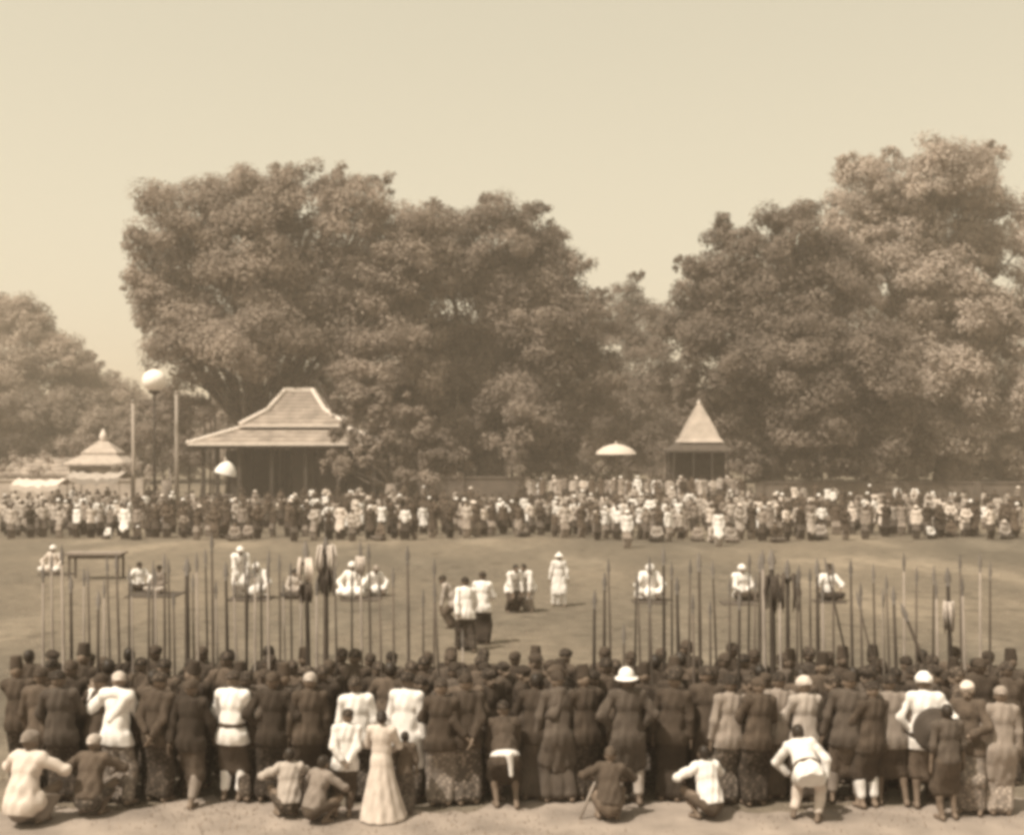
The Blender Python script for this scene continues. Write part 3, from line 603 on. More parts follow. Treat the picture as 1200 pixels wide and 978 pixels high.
# poles, lantern, parasols
def pole(px, top, Y, r0, m, label):
    o = set_props(empty('flagpole', (wx(px, Y), Y, 0)), label, 'pole', 'tall poles by the left trees')
    b = MB(); z = wz(top, Y); b.tube([(0, 0, -.2), (.03, 0, z*.5), (-.02, 0, z)], [r0, r0*.85, r0*.6], 8); b.obj('shaft', m, o, True)
    b = MB(); b.lathe([(.0, 0), (.12, .06), (.12, .18), (.0, .28)], (-.02, 0, z-.02), 10); b.obj('cap', m, o, True)
pole(156, 472, 84, .15, M['spear_l'], 'pale pole left of the white globe lantern')
pole(207, 462, 84, .19, M['spear_l'], 'thicker pale pole between the globe lantern and the pavilion roof')
ln = set_props(empty('globe_lantern', (wx(181, 82), 82, 0)), 'white globe lantern on a slim dark post between two poles', 'lantern')
zc = wz(446, 82); b = MB(); b.lathe([(.78*math.sin(t), -.74*math.cos(t)) for t in np.linspace(.25, math.pi-.05, 14)], (0, 0, zc), 22); b.obj('globe', M['lamp'], ln, True)
b = MB(); b.lathe([(.10, -.95), (.38, -.78), (.40, -.66), (.2, -.62)], (0, 0, zc), 14); b.obj('collar', M['wood'], ln, True)
b = MB(); b.tube([(0, 0, -.2), (0, 0, zc-.85)], [.11, .07], 8); b.obj('post', M['wood'], ln, True)
def parasol(px, py, Y, wpx, hpx, m, label, tilt=0, foot=0):
    o = set_props(empty('parasol', (wx(px, Y), Y, 0)), label, 'parasol', 'parasols over the far crowd')
    z = wz(py, Y); R = wpx/2/F*Y; H = hpx/F*Y; n = 16; b = MB()
    prof = [(R, 0), (R*.92, H*.30), (R*.66, H*.66), (R*.33, H*.9), (.03, H)]
    b.lathe(prof, (0, 0, 0), n); b.lathe([(q*.97, w-.03) for q, w in prof], (0, 0, 0), n)
    c = b.obj('canopy', m, o, True, (0, 0, z)); c.rotation_euler.y = tilt
    b = MB(); b.tube([(-math.sin(tilt)*z*.3, 0, 0), (0, 0, z+H*.97)], [.035, .03], 8); b.obj('pole', M['bamboo'], o, True)
    b = MB(); b.lathe([(.05, -.02), (.09, .08), (.01, .24)], (0, 0, z+H), 10); b.obj('finial', M['ridge'], o, True)
parasol(722, 532, 94, 48, 12, M['cream'], 'wide flat cream parasol left of the steep-roofed kiosk')
parasol(264, 555, 74, 26, 15, M['white'], 'white domed parasol in front of the hipped-roof pavilion', .25)

# ------------------------------------------------------------------ far crowd
PH = ('stand', 'akimbo', 'front', 'behind', 'stand_wide')
def coarse(pose, kinds):
    key = ('far', pose, kinds)
    if key not in _cache:
        Vs, Qs, ms, n = [], [], [], 0
        for i, kd in enumerate(('body',)+kinds):
            V, Q, mi = part_np(pose, kd, CRES); Vs.append(V); Qs.append(Q+n); ms.append(np.full(len(Q), i)); n += len(V)
        _cache[key] = (np.concatenate(Vs), np.concatenate(Qs), np.concatenate(ms))
        _cache[key+('m',)] = mesh_np('spectator', *_cache[key][:2], True, _cache[key][2])
    return _cache[key+('m',)], _cache[key]
FG = 'spectators lining the far side of the field'
UP = {'white': 'a white jacket', 'cream': 'a cream jacket', 'pale': 'a pale grey jacket', 'tan': 'a tan jacket', 'dark': 'a dark jacket', 'olive': 'a brown jacket'}
HD = {'headcloth': 'a dark headcloth', 'hair': 'bare black hair', 'turban': 'a white turban', 'cone_hat': 'a pale cone hat'}
HM = {'headcloth': 'batik', 'hair': 'hair', 'turban': 'white', 'cone_hat': 'cream'}
def pick(w): return random.choices(list(w), list(w.values()))[0]
def far_style(px):
    if px < 150: up = pick(dict(cream=3, pale=4, white=2, tan=3, dark=1))
    elif px < 620: up = pick(dict(white=1.5, pale=1.3, tan=1.6, dark=5, olive=4.5, cream=.5))
    elif px < 880: up = pick(dict(white=1.2, pale=4, tan=4, dark=1.5, olive=2, cream=1.6))
    else: up = pick(dict(white=1.7, pale=2, tan=2.6, dark=3.6, olive=3.6, cream=1.1))
    hd = pick(dict(headcloth=6, hair=2.5, turban=.8, cone_hat=.5)); lo = pick(dict(batik=4, batik2=3, batik3=1.6, tan=1)); return up, hd, lo
n_ind = 0; stuffV, stuffQ, stuffM, so = [], [], [], 0
SM = ['skin', 'white', 'pale', 'tan', 'dark', 'olive', 'cream', 'batik', 'batik2', 'batik3', 'hair']
def merge(raw, x, Y, z, rot, sc, up, lo, hd):
    global so
    V, Q, mi = raw; c, s = math.cos(rot), math.sin(rot); V2 = V*sc; V2 = np.stack([V2[:, 0]*c-V2[:, 1]*s+x, V2[:, 0]*s+V2[:, 1]*c+Y, V2[:, 2]+z], 1)
    stuffV.append(V2.astype(np.float32)); stuffQ.append(Q+so); so += len(V)
    stuffM.append(np.array([SM.index(k) for k in ('skin', up, lo, HM[hd])])[mi])
rows = [59.6, 61.6, 64.2, 67.5, 71.5, 76.5, 82, 88]
special = {}
for ri, Yr in enumerate(rows):
    px = 4+random.uniform(0, 10); lim = 1196
    while px < lim:
        Y = Yr+random.uniform(-1.0, 1.0)+.9*math.sin(px*.013+ri); step = random.choice((.44, .5, .55, .62, .8))*F/Y*(1.0 if ri else 1.05)
        cl = math.sin(px*.021+ri*1.7)+math.sin(px*.057+ri*2.3+1); step *= 1+.55*max(0, cl-.5)+(1.6 if random.random() < (.10 if ri == 0 else .04) else 0)
        if ri >= 6 and cl < .1: px += step*2; continue
        up, hd, lo = far_style(px); low = random.random() < (.18 if ri == 0 else .0)
        pose = 'sit_lap' if low else random.choice(PH); kinds = ('jacket' if low else random.choice(('jacket', 'jacket', 'coat', 'shirt')), 'sarong', hd)
        sc = random.uniform(.70, .85) if random.random() < .12 else random.uniform(.90, 1.07); rot = math.pi+random.uniform(-.7, .7); x = wx(px, Y)
        me, raw = coarse(pose, kinds)
        if ri < 3 and n_ind < 112:
            o = link('person', me, None, [M['skin'], M[up], M[lo], M[HM[hd]]], (x, Y, 0), rot); o.scale = (sc,)*3
            set_props(o, f"{'seated' if low else 'standing'} spectator in {UP[up]} and {HD[hd]} across the field", 'person', FG); n_ind += 1
        else:
            merge(raw, x, Y, 0, rot, sc, up, lo, hd)
        px += step

# raised stand of onlookers right of centre, cloth awnings at the far left
stand = set_props(empty('spectator_stand', (wx(747, 87), 87, 0)), 'long raised bamboo stand packed with pale-clad onlookers right of centre', 'stand'); SL = 128/F*87; SZ = .62
b = MB(); b.box((0, 0, SZ-.06), (SL, 1.5, .06)); b.obj('floor', M['bamboo'], stand)
for k in range(15):
    for sy in (-1.4, 1.4):
        b = MB(); b.tube([(-SL*.98+SL*1.96*k/14, sy, -.1), (-SL*.98+SL*1.96*k/14, sy, SZ-.12 if sy < 0 else SZ+1.3)], [.07, .06], 7); b.obj('post', M['bamboo'], stand)
b = MB(); b.tube([(-SL, 1.4, SZ+1.0), (SL, 1.4, SZ+1.04)], [.045, .045], 6); b.obj('back_rail', M['bamboo'], stand)
for Yr in (86.2, 87.3, 88.2):
    px = 622
    while px < 872:
        Y = Yr+random.uniform(-.25, .25); up, hd, lo = far_style(700); kinds = (random.choice(('jacket', 'coat')), 'sarong', hd); sc = random.uniform(.85, 1.05)
        if up in ('white', 'cream') and random.random() < .5: up = 'pale'
        me, raw = coarse(random.choice(PH), kinds); rot = math.pi+random.uniform(-.7, .7)
        if Yr > 86.5: merge(raw, wx(px, Y), Y, SZ, rot, sc, up, lo, hd); px += random.uniform(8.5, 16); continue
        o = link('person', me, None, [M['skin'], M[up], M[lo], M[HM[hd]]], (wx(px, Y), Y, SZ), rot); o.scale = (sc,)*3
        set_props(o, f"onlooker in {UP[up]} and {HD[hd]} raised on the bamboo stand", 'person', 'onlookers on the bamboo stand'); px += random.uniform(8.5, 16)
set_props(link('distant_crowd', mesh_np('distant_crowd', np.concatenate(stuffV), np.concatenate(stuffQ), True, np.concatenate(stuffM)), None, [M[k] for k in SM]), kind='stuff')
def awning(px0, px1, py, Y, m, label):
    o = set_props(empty('awning', (wx((px0+px1)/2, Y), Y, 0)), label, 'awning', 'cloth awnings at the far left'); L = (px1-px0)/F*Y/2; z = wz(py, Y); nx, ny = 12, 4; V, Fs = [], []
    for i in range(nx+1):
        for k in range(ny+1): V.append((-L+2*L*i/nx, -1.4+2.8*k/ny, z-.22*math.sin(math.pi*i/nx)*(.6+.4*math.sin(i*2.1))-.35*abs(k/ny-.5)*2+.05*math.sin(i*3.3+k)))
    for i in range(nx):
        for k in range(ny): a = i*(ny+1)+k; Fs.append((a, a+ny+1, a+ny+2, a+1))
    V += [(x, y, zz-.03) for x, y, zz in V]; q = (nx+1)*(ny+1); Fs += [tuple(q+v for v in reversed(f)) for f in Fs]
    fr = MB(); 
    MB().add(V, Fs).obj('canopy', m, o, True)
    for i in range(nx+1): x, y, zz = V[i*(ny+1)]; fr.v += [(x, y, zz), (x, y-.02, zz-.34-.05*math.sin(i*2))]
    fr.f = [(2*i, 2*i+2, 2*i+3, 2*i+1) for i in range(nx)]; fr.obj('valance', m, o, True)
    for sx in (-.97, .97):
        for y in (-1.3, 1.3):
            b = MB(); b.tube([(sx*L, y, 0), (sx*L, y, z-.3)], [.05, .045], 7); b.obj('post', M['bamboo'], o)
awning(22, 78, 560, 79, M['cream'], 'longer pale cloth awning at the extreme left over the crowd')
awning(86, 148, 552, 82, M['pale'], 'grey-white cloth awning in front of the white hut')
# table on the field
def table(px0, px1, py_foot, hgt, dep, mt, label, name='table', legm='wood'):
    Y = gy(py_foot); o = set_props(empty(name, (wx((px0+px1)/2, Y), Y, 0)), label, 'table'); legm = 'spear_m'; L = (px1-px0)/F*Y/2
    b = MB(); b.box((0, 0, hgt-.04), (L, dep, .04)); b.obj('table_top', mt, o)
    b = MB(); b.box((0, 0, hgt-.14), (L-.1, dep-.06, .06)); b.obj('apron', M[legm], o)
    for sx in (-1, 1):
        for sy in (-1, 1):
            b = MB(); b.box((sx*(L-.14), sy*(dep-.1), (hgt-.14)/2), (.035, .035, (hgt-.14)/2)); b.obj('leg', M[legm], o)
    return o
table(80, 146, 678, 0.92, .40, M['tan'], 'long wooden table with pale top standing on the field at far left')

# ------------------------------------------------------------------ men on the field
MG = 'men waiting on the field'
def shadow_mat(px0, px1, py, dep, label):  # dark sheet: a mat that also stands in for the sitters' shadow strip
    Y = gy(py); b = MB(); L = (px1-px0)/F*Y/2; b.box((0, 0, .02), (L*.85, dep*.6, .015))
    return set_props(b.obj('mat', M['mat'], None, False, (wx((px0+px1)/2, Y), Y, 0)), label, 'mat', 'dark shadow-toned mats on the field')
def field_man(px, py, pose, clothes, label, rot=math.pi, sc=1., z=0, mirror=False):
    Y = gy(py); return person(pose, wx(px, Y), Y, clothes, label, MG, rot, sc, mirror, z)
WJ = [('jacket', 'white'), ('sarong', 'white'), ('headcloth', 'batik')]
shadow_mat(45, 88, 673, .6, 'dark shadow-toned mat under the white figure at the far left of the field')
field_man(63, 672, 'sit', [('coat', 'cream'), ('sarong', 'white'), ('turban', 'white')], 'seated man all in white left of the pale-topped table', math.pi, 1.05, .036)
shadow_mat(148, 216, 697, 1.1, 'wide dark shadow-toned mat beneath two seated men right of the table')
field_man(163, 692, 'sit', [('jacket', 'white'), ('sarong', 'dark'), ('headcloth', 'batik')], 'seated man in white jacket and dark sarong right of the table', math.pi+.5, .95, .036)
field_man(188, 695, 'sit_lap', [('jacket', 'tan'), ('sarong', 'pale'), ('headcloth', 'batik')], 'seated man in drab clothes beside the white-jacketed man on the wide mat', math.pi-.3, .92, .036)
shadow_mat(264, 322, 702, .8, 'dark shadow-toned mat under the kneeling and seated white pair')
field_man(282, 700, 'stoop', [('coat', 'white'), ('sarong', 'white'), ('shawl', 'white'), ('turban', 'white')], 'taller man in white stooping on a mat behind the spears at left', math.pi+.3, 1.06, .036)
field_man(306, 699, 'bow', [('coat', 'white'), ('sarong', 'white'), ('shawl', 'white'), ('headcloth', 'white')], 'bowed man in white beside the stooping man in white', math.pi-.2, 1.2, .036)
field_man(346, 700, 'sit_lap', [('jacket', 'pale'), ('sarong', 'batik2'), ('headcloth', 'hair')], 'seated man in grey half hidden by the plumed lances', math.pi, .95, 0)
shadow_mat(398, 450, 702, .8, 'dark shadow-toned mat under the two men in white right of the plumed lances')
field_man(413, 700, 'sit', [('coat', 'white'), ('sarong', 'white'), ('sash', 'dark'), ('turban', 'white')], 'seated man in white with dark sash right of the plumed lances', math.pi, 1.12, .036)
field_man(437, 697, 'bow', [('coat', 'white'), ('sarong', 'white'), ('headcloth', 'batik3')], 'bowed man in white beside the man with dark sash', math.pi+.4, 1.05, .036)
field_man(546, 763, 'walk', [('jacket', 'white'), ('sarong', 'batik'), ('headcloth', 'batik')], 'walking man in white jacket and dark sarong, left of the central pair', .35, 1.0)
field_man(565, 755, 'front', [('jacket', 'white'), ('sarong', 'dark'), ('headcloth', 'batik')], 'standing man in white jacket and dark sarong, right of the central pair', -.3, 1.0)
field_man(531, 735, 'stoop', [('jacket', 'pale'), ('sarong', 'olive'), ('headcloth', 'batik')], 'stooping man in grey jacket just behind the central pair', math.pi/2, .92)
field_man(600, 717, 'stoop', [('jacket', 'white'), ('sarong', 'dark'), ('hair', 'hair')], 'crouching man in white jacket and dark sarong left of the cone-hatted man', math.pi+.5, .94)
field_man(620, 716, 'stoop', [('jacket', 'white'), ('sarong', 'pale'), ('hair', 'hair')], 'crouching man in white jacket and pale sarong left of the cone-hatted man', math.pi-.5, .94)
field_man(655, 710, 'stand_wide', [('coat', 'white'), ('sarong', 'white'), ('cone_hat', 'white')], 'man in long white coat and white cone hat standing mid-field', math.pi, .90)
shadow_mat(738, 783, 705, .7, 'dark shadow-toned mat under the lone bowed figure in white')
field_man(760, 702, 'bow', [('coat', 'white'), ('sarong', 'white'), ('shawl', 'white'), ('turban', 'white')], 'lone bowed figure wrapped in white right of the cone-hatted man', math.pi, 1.22, .036)
shadow_mat(842, 888, 707, .7, 'dark shadow-toned mat under the seated man right of centre field')
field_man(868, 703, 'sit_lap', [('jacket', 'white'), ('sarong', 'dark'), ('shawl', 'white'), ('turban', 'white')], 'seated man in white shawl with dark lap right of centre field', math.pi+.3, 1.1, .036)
shadow_mat(952, 992, 705, .6, 'dark shadow-toned mat under the seated man nearest the right end')
field_man(971, 703, 'sit', [('shirt', 'white'), ('sarong', 'batik'), ('shawl', 'white'), ('tall_cap', 'dark')], 'seated man in tall dark cap and white shawl at the right of the field', math.pi, 1.05, .036)
field_man(735, 642, 'stand', [('jacket', 'white'), ('sarong', 'batik3'), ('turban', 'white')], 'man in white standing out in front of the far crowd', math.pi, 1.0)
field_man(842, 640, 'stand', [('coat', 'white'), ('sarong', 'pale'), ('headcloth', 'batik')], 'man in long white coat stepping out of the far crowd right of centre', math.pi, .98)

# ------------------------------------------------------------------ spears and the ranks that hold them
_tip = MB(); n = 8
for z, a, b in ((0, .018, .018), (.05, .014, .014), (.07, .024, .008), (.12, .026, .008), (.21, .014, .006), (.28, .001, .001)):
    _tip.v += [(a*math.cos(2*math.pi*k/n), b*math.sin(2*math.pi*k/n), z) for k in range(n)]
for i in range(5):
    for k in range(n): _tip.f.append((i*n+k, i*n+(k+1) % n, (i+1)*n+(k+1) % n, (i+1)*n+k))
TIP = _tip.mesh('spearhead', True); _shafts = {}
def tassel_mesh(L, R, n, curl, seed):
    rr = random.Random(seed); b = MB()
    for _ in range(n):
        a = rr.uniform(0, 6.28); q = rr.uniform(.3, 1); p0 = Vector((.02*math.cos(a), .02*math.sin(a), 0)); o = Vector((math.cos(a), math.sin(a), 0))
        b.tube([p0, p0+o*R*q*.7+Vector((0, 0, curl*L*.25)), p0+o*R*q+Vector((0, 0, -L*.35)), p0+o*R*q*.8+Vector((0, 0, -L*rr.uniform(.7, 1)))], [.012, .018, .016, .006], 4)
    return b.mesh('tassel', True)
SPG = 'spears held upright by the near ranks'
def spear(x, Y, top_z, tone, r0, label, lean=(0, 0), tassel=None, head=True, base=(0, 0)):
    o = set_props(empty('spear', (x, Y, 0)), label, 'spear', SPG); L = top_z-(.26 if head else 0)
    o.rotation_euler = (lean[1], lean[0], 0) if lean != (0, 0) else (random.gauss(0, .008), random.gauss(0, .013), 0)
    key = (round(r0, 3),)
    if key not in _shafts:
        b = MB(); b.tube([(0, 0, .0), (.014, .004, .33), (.010, .006, .66), (0, 0, 1)], [r0, r0*1.0, r0*.9, r0*.7], 8); _shafts[key] = b.mesh('shaft', True)
    s = link('shaft', _shafts[key], o, [M[{'d': 'spear_d', 'm': 'spear_m', 'l': 'spear_l'}[tone]]]); s.scale.z = L
    if head: link('spearhead', TIP, o, [M['steel']], (0, 0, L-.02)).scale = (r0/.020,)*2+(1,)
    if tassel:
        for (frac, Lt, R, nn, curl, m) in tassel: link('tassel', tassel_mesh(Lt, R, nn, curl, int(frac*1000)+int(x*10)), o, [M[m]], (0, 0, L*frac))
    return o
DARKT = (('d', .026),); 
SP = [  # px, top row, tone, shaft radius, special
 (48,668,'l',.019,0),(61,640,'l',.019,0),(75,636,'l',.022,0),(82,690,'d',.026,0),(96,662,'l',.018,0),(105,672,'m',.018,0),(111,700,'d',.024,0),(121,690,'l',.017,0),(141,640,'m',.020,0),(156,690,'l',.016,0),
 (170,690,'d',.018,0),(182,668,'l',.016,0),(191,650,'m',.020,0),(204,700,'m',.018,0),(218,662,'d',.040,'a dark'),(232,655,'l',.018,0),(249,622,'m',.020,0),(255,690,'l',.018,0),(266,668,'d',.026,0),(279,690,'l',.018,0),(289,640,'m',.020,0),
 (297,665,'l',.018,0),(305,690,'m',.018,0),(315,670,'l',.018,0),(327,650,'m',.016,0),(334,690,'l',.016,0),(352,660,'l',.020,0),(362,625,'d',.034,'plume'),(369,690,'l',.020,0),(380,612,'d',.040,'plume2'),(424,618,'l',.018,'pale'),(434,640,'m',.018,0),
 (447,690,'m',.016,0),(478,645,'m',.022,0),(494,700,'m',.016,0),(517,690,'m',.018,0),(542,735,'l',.014,0),(693,712,'d',.024,0),(705,672,'d',.024,0),(729,730,'d',.020,0),(751,690,'m',.017,0),(766,710,'m',.016,0),(777,636,'d',.022,0),
 (795,676,'d',.028,0),(813,715,'m',.018,0),(820,640,'d',.024,0),(831,720,'m',.018,0),(862,700,'d',.024,0),(888,652,'m',.026,0),(897,636,'l',.026,0),(906,640,'d',.042,'pennant'),(915,690,'l',.020,0),(922,650,'d',.032,'pennant2'),
 (958,650,'d',.028,0),(966,690,'l',.020,0),(999,650,'m',.022,0),(1010,690,'m',.018,0),(1036,700,'l',.016,0),(1052,695,'d',.026,0),(1059,648,'l',.016,0),*[(p_, t_, c_, .0165, 0) for p_, t_, c_ in ((130,655,'m'),(149,672,'d'),(177,650,'m'),(198,662,'d'),(226,676,'m'),(243,648,'d'),(284,668,'d'),(311,646,'m'),(341,660,'d'),(394,660,'m'),(410,680,'d'),(460,668,'m'),(506,660,'m'),(716,665,'m'),(740,672,'d'),(759,655,'m'),(786,668,'d'),(804,650,'m'),(842,660,'d'),(853,680,'m'),(874,650,'d'),(880,678,'m'),(932,668,'m'),(941,660,'d'),(949,680,'m'),(976,664,'m'),(1026,660,'d'),(1044,676,'m'),(1071,660,'m'),(1090,668,'d'),(1126,655,'m'),(1158,664,'d'))],(1116,665,'d',.034,'white'),(1133,690,'l',.018,0),(1148,650,'l',.018,0),(1100,700,'l',.016,0)]
lab = {'l': 'slim pale bamboo spear held upright above the near ranks', 'm': 'slim brown wooden spear held upright above the near ranks', 'd': 'dark-shafted spear held upright above the near ranks'}
spl = {'a dark': 'thick dark lance, leftmost of the heavy lances and free of plumes', 'plume': 'dark lance with pale curling plume and dark tuft, left of its pair', 'plume2': 'heavy dark lance with big pale plume above a dark tuft, right of its pair',
       'pale': 'slim spear with a pale feathered tip standing right of the plumed lances', 'pennant': 'heavy dark lance with dark hair tuft right of centre', 'pennant2': 'dark lance with long drooping dark tassel, right neighbour of the heaviest lance', 'white': 'dark lance with a white tassel near the right edge'}
tas = {'plume': [(.97, .26, .10, 12, 1.6, 'paletassel'), (.88, .26, .09, 14, .3, 'hairtassel')], 'plume2': [(.99, .30, .17, 14, 2.0, 'paletassel'), (.90, .34, .14, 20, 1.0, 'hairtassel')], 'pale': [(1.0, .30, .05, 14, .2, 'paletassel')],
       'pennant': [(.94, .42, .10, 14, .6, 'hairtassel')], 'pennant2': [(.97, .46, .20, 16, 1.0, 'hairtassel')], 'white': [(.90, .45, .07, 26, .2, 'paletassel')]}
GR = 'spearmen standing in the near ranks'
RY = [17.9, 17.2, 16.6]; last = [[-99], [-99], [-99]]
def rank_clothes():
    up = pick(dict(dark=6, purple=2, olive=2, lurik=2.2, lurik2=.5, tan=.2)); hd = pick(dict(headcloth=6, hair=1.3, tall_cap=1.4)); lo = pick(dict(batik=5, olive=2, dark=2, batik2=1.5))
    return up, hd, lo
WUP = {'lurik': 'a striped dark jacket', 'lurik2': 'a striped drab jacket', 'dark': 'a dark jacket', 'purple': 'a dark grey jacket', 'olive': 'a brown jacket', 'tan': 'a tan jacket'}; WHD = {'headcloth': 'dark headcloth', 'hair': 'bare head', 'tall_cap': 'tall dark cap'}
occupied = []
def rank_man(x, Y, pose, mirror, spearing):
    up, hd, lo = rank_clothes(); sc = random.uniform(.93, 1.04)
    person(pose, x, Y, [(random.choice(('jacket', 'jacket', 'coat')), up), ('sarong', lo), (hd, {'hair': 'hair', 'tall_cap': 'dark'}.get(hd, random.choice(('batik', 'dark'))))],
           f"man in {WUP[up]} with {WHD[hd]} {'gripping a spear' if spearing else 'empty-handed'} in packed ranks", GR, (random.choice((random.uniform(-.8, .8), random.uniform(-1.7, 1.7), random.uniform(-2.9, 2.9))) if not spearing else 0), sc, mirror)
    occupied.append((x, Y)); return sc
for i, (px, top, tone, r0, spc) in enumerate(SP):
    top = 634+(top-634)*.72+random.uniform(-4, 10) if px not in (542, 729) else top
    best = None
    for ri in random.sample(range(3), 3):
        for mir in (False, True):
            pose = random.choice(('spear', 'spear', 'spear_low', 'spear_two')); gp = grip(pose, mir); Y = RY[ri]+random.uniform(-.15, .15)
            x = wx(px, Y+gp[1]); mx = x-gp[0]; gap = min([abs(mx-q) for q, qy in occupied if abs(qy-Y) < .5] or [9])
            if best is None or gap > best[0]: best = (gap, x, mx, Y, gp, pose, mir)
    gap, x, mx, Y, gp, pose, mir = best
    if gap > .30: rank_man(mx, Y, pose, mir, True); ys = Y+gp[1]
    else: ys = RY[0]+random.uniform(-.3, .3); x = wx(px, ys)
    spear(x, ys, wz(top, ys), tone, r0*1.1, spl.get(spc) or lab[tone], tassel=tas.get(spc))
# leaning spears at the right
def leaning(px0, py0, px1, py1, Y, tone, r0, label):
    a = Vector((wx(px1, Y), 0, wz(py1, Y))); b = Vector((wx(px0, Y), 0, wz(py0, Y))); d = (b-a).normalized(); foot = a-d*(a.z/d.z); L = (b-foot).length
    o = spear(foot.x, Y, L, tone, r0, label, lean=(math.atan2(d.x, d.z), 0))
leaning(966, 652, 992, 775, 17.0, 'd', .018, 'slim dark spear leaning left, just left of the pair of upright brown spears')
leaning(1003, 690, 1022, 775, 16.9, 'm', .018, 'short brown spear leaning left beside the man in the tallest cap')
leaning(1055, 705, 1086, 785, 16.9, 'd', .030, 'stout dark spear slanting down to the man in the white turban')
for ri, Y0 in enumerate(RY):                            # men without spears close the gaps of the ranks
    x = wx(52, Y0)
    while x < wx(1165, Y0):
        Y = Y0+random.uniform(-.12, .12)
        gap = min([abs(x-q) for q, qy in occupied if abs(qy-Y) < .4] or [9])
        if gap > .38: rank_man(x, Y, random.choice(('stand', 'front', 'stand_wide', 'behind', 'akimbo')), False, False); x += .40
        else: x += .06
for px in list(range(62, 1150, 40)):
    if px in (262, 422, 462, 942, 1062): continue
    Y = 16.15+random.uniform(-.12, .12); rank_man(wx(px+random.uniform(-14, 14), Y), Y, random.choice(('stand', 'front', 'stand_wide', 'behind', 'akimbo', 'walk')), random.random() < .5, False)
# ------------------------------------------------------------------ onlookers in the front row, each its own
NG = 'onlookers in the front row'
def near(px, Y, pose, clothes, label, rot=0, sc=1., mirror=False):
    return person(pose, wx(px, Y), Y, clothes, label, NG, rot+random.uniform(-.35, .35), sc, mirror)
near(36, 15.0, 'squat', [('jacket', 'cream'), ('sarong', 'tan'), ('headcloth', 'tan')], 'person in cream jacket squatting low at the left edge', .1, 1.08)
near(76, 15.9, 'front', [('jacket', 'purple'), ('sarong', 'batik'), ('headcloth', 'batik')], 'broad man in dark grey jacket behind the squatting person in cream', 0, 1.02)
near(136, 15.8, 'raise_arm', [('jacket', 'white'), ('shawl', 'white'), ('sarong', 'batik3'), ('headcloth', 'cream')], 'man in white with one arm raised, white shawl and pale patterned sarong', 0, 1.0)
near(108, 15.35, 'squat', [('shirt', 'olive'), ('short_wrap', 'batik2'), ('headcloth', 'pale')], 'squatting child with a pale head wrap below the man in white shawl', .3, .95)
near(184, 15.9, 'behind', [('jacket', 'dark'), ('sarong', 'batik'), ('headcloth', 'batik')], 'dark-jacketed man with hands behind his back right of the white shawl', 0, 1.0)
near(224, 15.8, 'walk', [('jacket', 'dark'), ('trousers', 'tan'), ('short_wrap', 'dark'), ('headcloth', 'dark')], 'man in dark jacket and light trousers left of the white-jacketed man with sash', .2, .97)
near(271, 15.9, 'front', [('jacket', 'white'), ('sash', 'dark'), ('short_wrap', 'olive'), ('trousers', 'white'), ('headcloth', 'batik')], 'man in white jacket with dark sash and white trousers, back turned', .1, 1.0)
near(318, 15.9, 'akimbo', [('jacket', 'dark'), ('sarong', 'batik'), ('headcloth', 'dark')], 'dark-clad man with hands on hips right of the white-trousered man', -.1, 1.0)
near(358, 15.9, 'stand', [('jacket', 'dark'), ('sarong', 'dark'), ('headcloth', 'pale')], 'dark-clad man in a pale headcloth behind two squatting children', 0, .99)
near(336, 15.3, 'squat', [('shirt', 'pale'), ('short_wrap', 'batik'), ('hair', 'hair')], 'squatting child in pale shirt, left of two by the white-clad group', .2, .82)
near(374, 15.05, 'squat', [('shirt', 'tan'), ('short_wrap', 'olive'), ('hair', 'hair')], 'squatting child in drab shirt, right of two by the white-clad group', -.3, .78)
near(401, 15.2, 'behind', [('jacket', 'white'), ('trousers', 'olive'), ('short_wrap', 'olive'), ('headcloth', 'batik')], 'boy in white jacket and brown trousers, hands clasped behind him', 0, .80)
near(424, 15.9, 'stand', [('jacket', 'white'), ('sarong', 'batik2'), ('headcloth', 'batik')], 'man in white jacket standing behind the boy in brown trousers', .1, .97)
near(475, 15.8, 'stand', [('coat', 'white'), ('sarong', 'batik2'), ('headcloth', 'batik')], 'man in long white coat right behind the woman in the wide dress', -.1, 1.0)
near(447, 15.15, 'front', [('dress', 'cream'), ('bun', 'hair')], 'woman in a wide cream dress reaching the ground, hair in a bun', 0, .80)
near(474, 15.3, 'stand', [('shirt', 'olive'), ('sarong', 'batik2'), ('hair', 'hair')], 'small child in brown shirt beside the cream dress', .2, .62)
near(516, 15.7, 'front', [('jacket', 'dark'), ('sarong', 'batik3'), ('headcloth', 'batik')], 'dark-jacketed man in pale patterned sarong right of the cream dress', 0, .98)
near(549, 15.75, 'behind', [('jacket', 'dark'), ('sarong', 'batik2'), ('headcloth', 'dark')], 'dark-jacketed man in plain grey sarong left of the stooping man', .1, 1.0)
near(594, 15.6, 'stoop', [('jacket', 'olive'), ('short_wrap', 'dark'), ('waist_cloth', 'white'), ('headcloth', 'batik')], 'stooping man with a white cloth round his waist', .05, .92)
near(625, 15.95, 'front', [('jacket', 'dark'), ('sarong', 'purple'), ('hair', 'hair')], 'bareheaded man in long dark sarong right of the stooping man', 0, .98)
near(655, 15.85, 'stand_wide', [('coat', 'purple'), ('sarong', 'purple'), ('headcloth', 'dark')], 'man in long dark grey coat between the bareheaded man and the tall cap', 0, 1.0)
near(690, 16.0, 'front', [('jacket', 'dark'), ('sarong', 'batik'), ('tall_cap', 'dark')], 'man in tall dark cap just left of the white sun helmet', 0, 1.0)
near(737, 15.7, 'akimbo', [('coat', 'purple'), ('trousers', 'pale'), ('sun_helmet', 'white')], 'broad man in white sun helmet, dark coat and pale trousers', 0, 1.04)
near(712, 15.15, 'squat', [('shirt', 'olive'), ('short_wrap', 'olive'), ('headcloth', 'olive')], 'squatting boy in brown in front of the man in the sun helmet', -.1, .85)
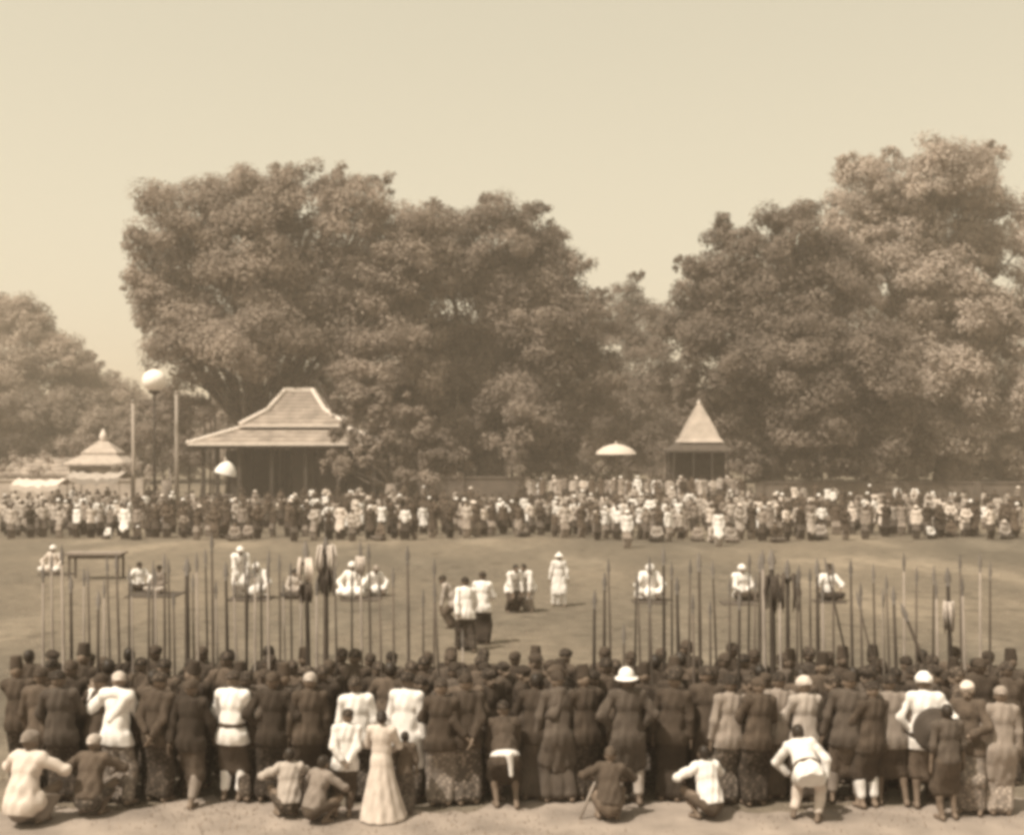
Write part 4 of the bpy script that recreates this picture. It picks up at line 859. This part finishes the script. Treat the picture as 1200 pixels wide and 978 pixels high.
near(784, 15.9, 'stand', [('jacket', 'dark'), ('sarong', 'dark'), ('headcloth', 'batik')], 'man all in dark cloth right of the white sun helmet', 0, 1.0)
near(826, 15.2, 'squat', [('shirt', 'white'), ('short_wrap', 'olive'), ('hair', 'hair')], 'squatting child in white shirt left of the man in pale grey', .2, .86)
near(851, 15.75, 'stand', [('jacket', 'tan'), ('sarong', 'batik2'), ('headcloth', 'batik')], 'man in light drab jacket and grey sarong behind the white-shirted child', 0, .98)
near(885, 15.7, 'front', [('jacket', 'dark'), ('sarong', 'batik'), ('headcloth', 'dark')], 'dark-clad man left of the bending man in white', 0, .98)
near(908, 16.0, 'stand', [('jacket', 'tan'), ('sarong', 'olive'), ('headcloth', 'batik')], 'man in tan jacket with dark headcloth behind the bending man', 0, .98)
near(942, 15.9, 'front', [('jacket', 'pale'), ('sarong', 'olive'), ('turban', 'cream')], 'man in pale jacket and cream turban behind the bending man', 0, .96)
near(944, 15.1, 'bend', [('jacket', 'white'), ('sash', 'olive'), ('trousers', 'cream'), ('hair', 'hair')], 'man in white bending forward with elbows out', 0, .90)
near(990, 15.75, 'stand_wide', [('jacket', 'purple'), ('trousers', 'tan'), ('short_wrap', 'olive'), ('headcloth', 'dark')], 'broad man in dark grey jacket and tan trousers right of the bending man', 0, 1.03)
near(1018, 15.6, 'front', [('jacket', 'dark'), ('trousers', 'white'), ('short_wrap', 'dark'), ('headcloth', 'batik')], 'man in dark jacket over white trousers left of the tan shirt', 0, .96)
near(1047, 15.7, 'stand_wide', [('jacket', 'tan'), ('short_wrap', 'dark'), ('headcloth', 'batik')], 'man in tan jacket with bare legs left of the white turban', 0, 1.0)
near(1088, 15.55, 'akimbo', [('jacket', 'white'), ('short_wrap', 'olive'), ('turban', 'white'), ('waist_cloth', 'dark')], 'man in white turban and white sleeves near the right edge', 0, 1.02)
near(1112, 15.1, 'stand', [('shirt', 'purple'), ('short_wrap', 'olive'), ('hair', 'hair')], 'boy in dark shirt with bare pale legs right of the white turban', -.2, .86)
near(1139, 15.4, 'front', [('jacket', 'olive'), ('sarong', 'batik3'), ('headcloth', 'cream')], 'person in brown jacket, pale patterned sarong and cream headcloth', 2.5, .98)
near(1172, 15.3, 'stand', [('coat', 'tan'), ('sarong', 'batik3'), ('headcloth', 'tan')], 'person in tan coat at the right edge of the front row', 0, .95)
# round shield on the back of the man in the white turban, and the pale staff by the squatting boy
sh = set_props(empty('round_shield', (wx(1096, 15.3), 15.3, 0)), 'round dark shield slung behind the man in white turban', 'shield')
b = MB(); b.lathe([(.001, -.06), (.06, -.055), (.07, -.03), (.22, -.005), (.27, .01), (.275, .025), (.22, .02), (.001, .0)], n=28); d = b.obj('disc', M['wood'], sh, True, (0, 0, 1.06)); d.rotation_euler = (math.radians(-90), 0, 0); d.rotation_euler.x = math.radians(-86)
d.rotation_euler.x = math.radians(-94)
st = set_props(empty('staff', (wx(679, 15.2), 15.2, 0)), 'pale staff slanting beside the squatting boy in brown', 'staff')
b = MB(); b.tube([(0, -.05, 0), (.14, .0, .32), (.30, .08, .66)], [.018, .018, .015], 8); b.obj('shaft', M['spear_l'], st, True)

# ------------------------------------------------------------------ haze
hz = bpy.data.materials.new('dusty air'); hz.use_nodes = True; n = hz.node_tree; n.nodes.clear()
pv = n.nodes.new('ShaderNodeVolumePrincipled'); pv.inputs['Color'].default_value = (.95, .84, .71, 1); pv.inputs['Density'].default_value = .0013; pv.inputs['Anisotropy'].default_value = .2
out = n.nodes.new('ShaderNodeOutputMaterial'); n.links.new(pv.outputs[0], out.inputs['Volume'])
b = MB(); b.box((0, 0, 22), (910, 910, 23)); set_props(b.obj('haze', hz), kind='stuff')
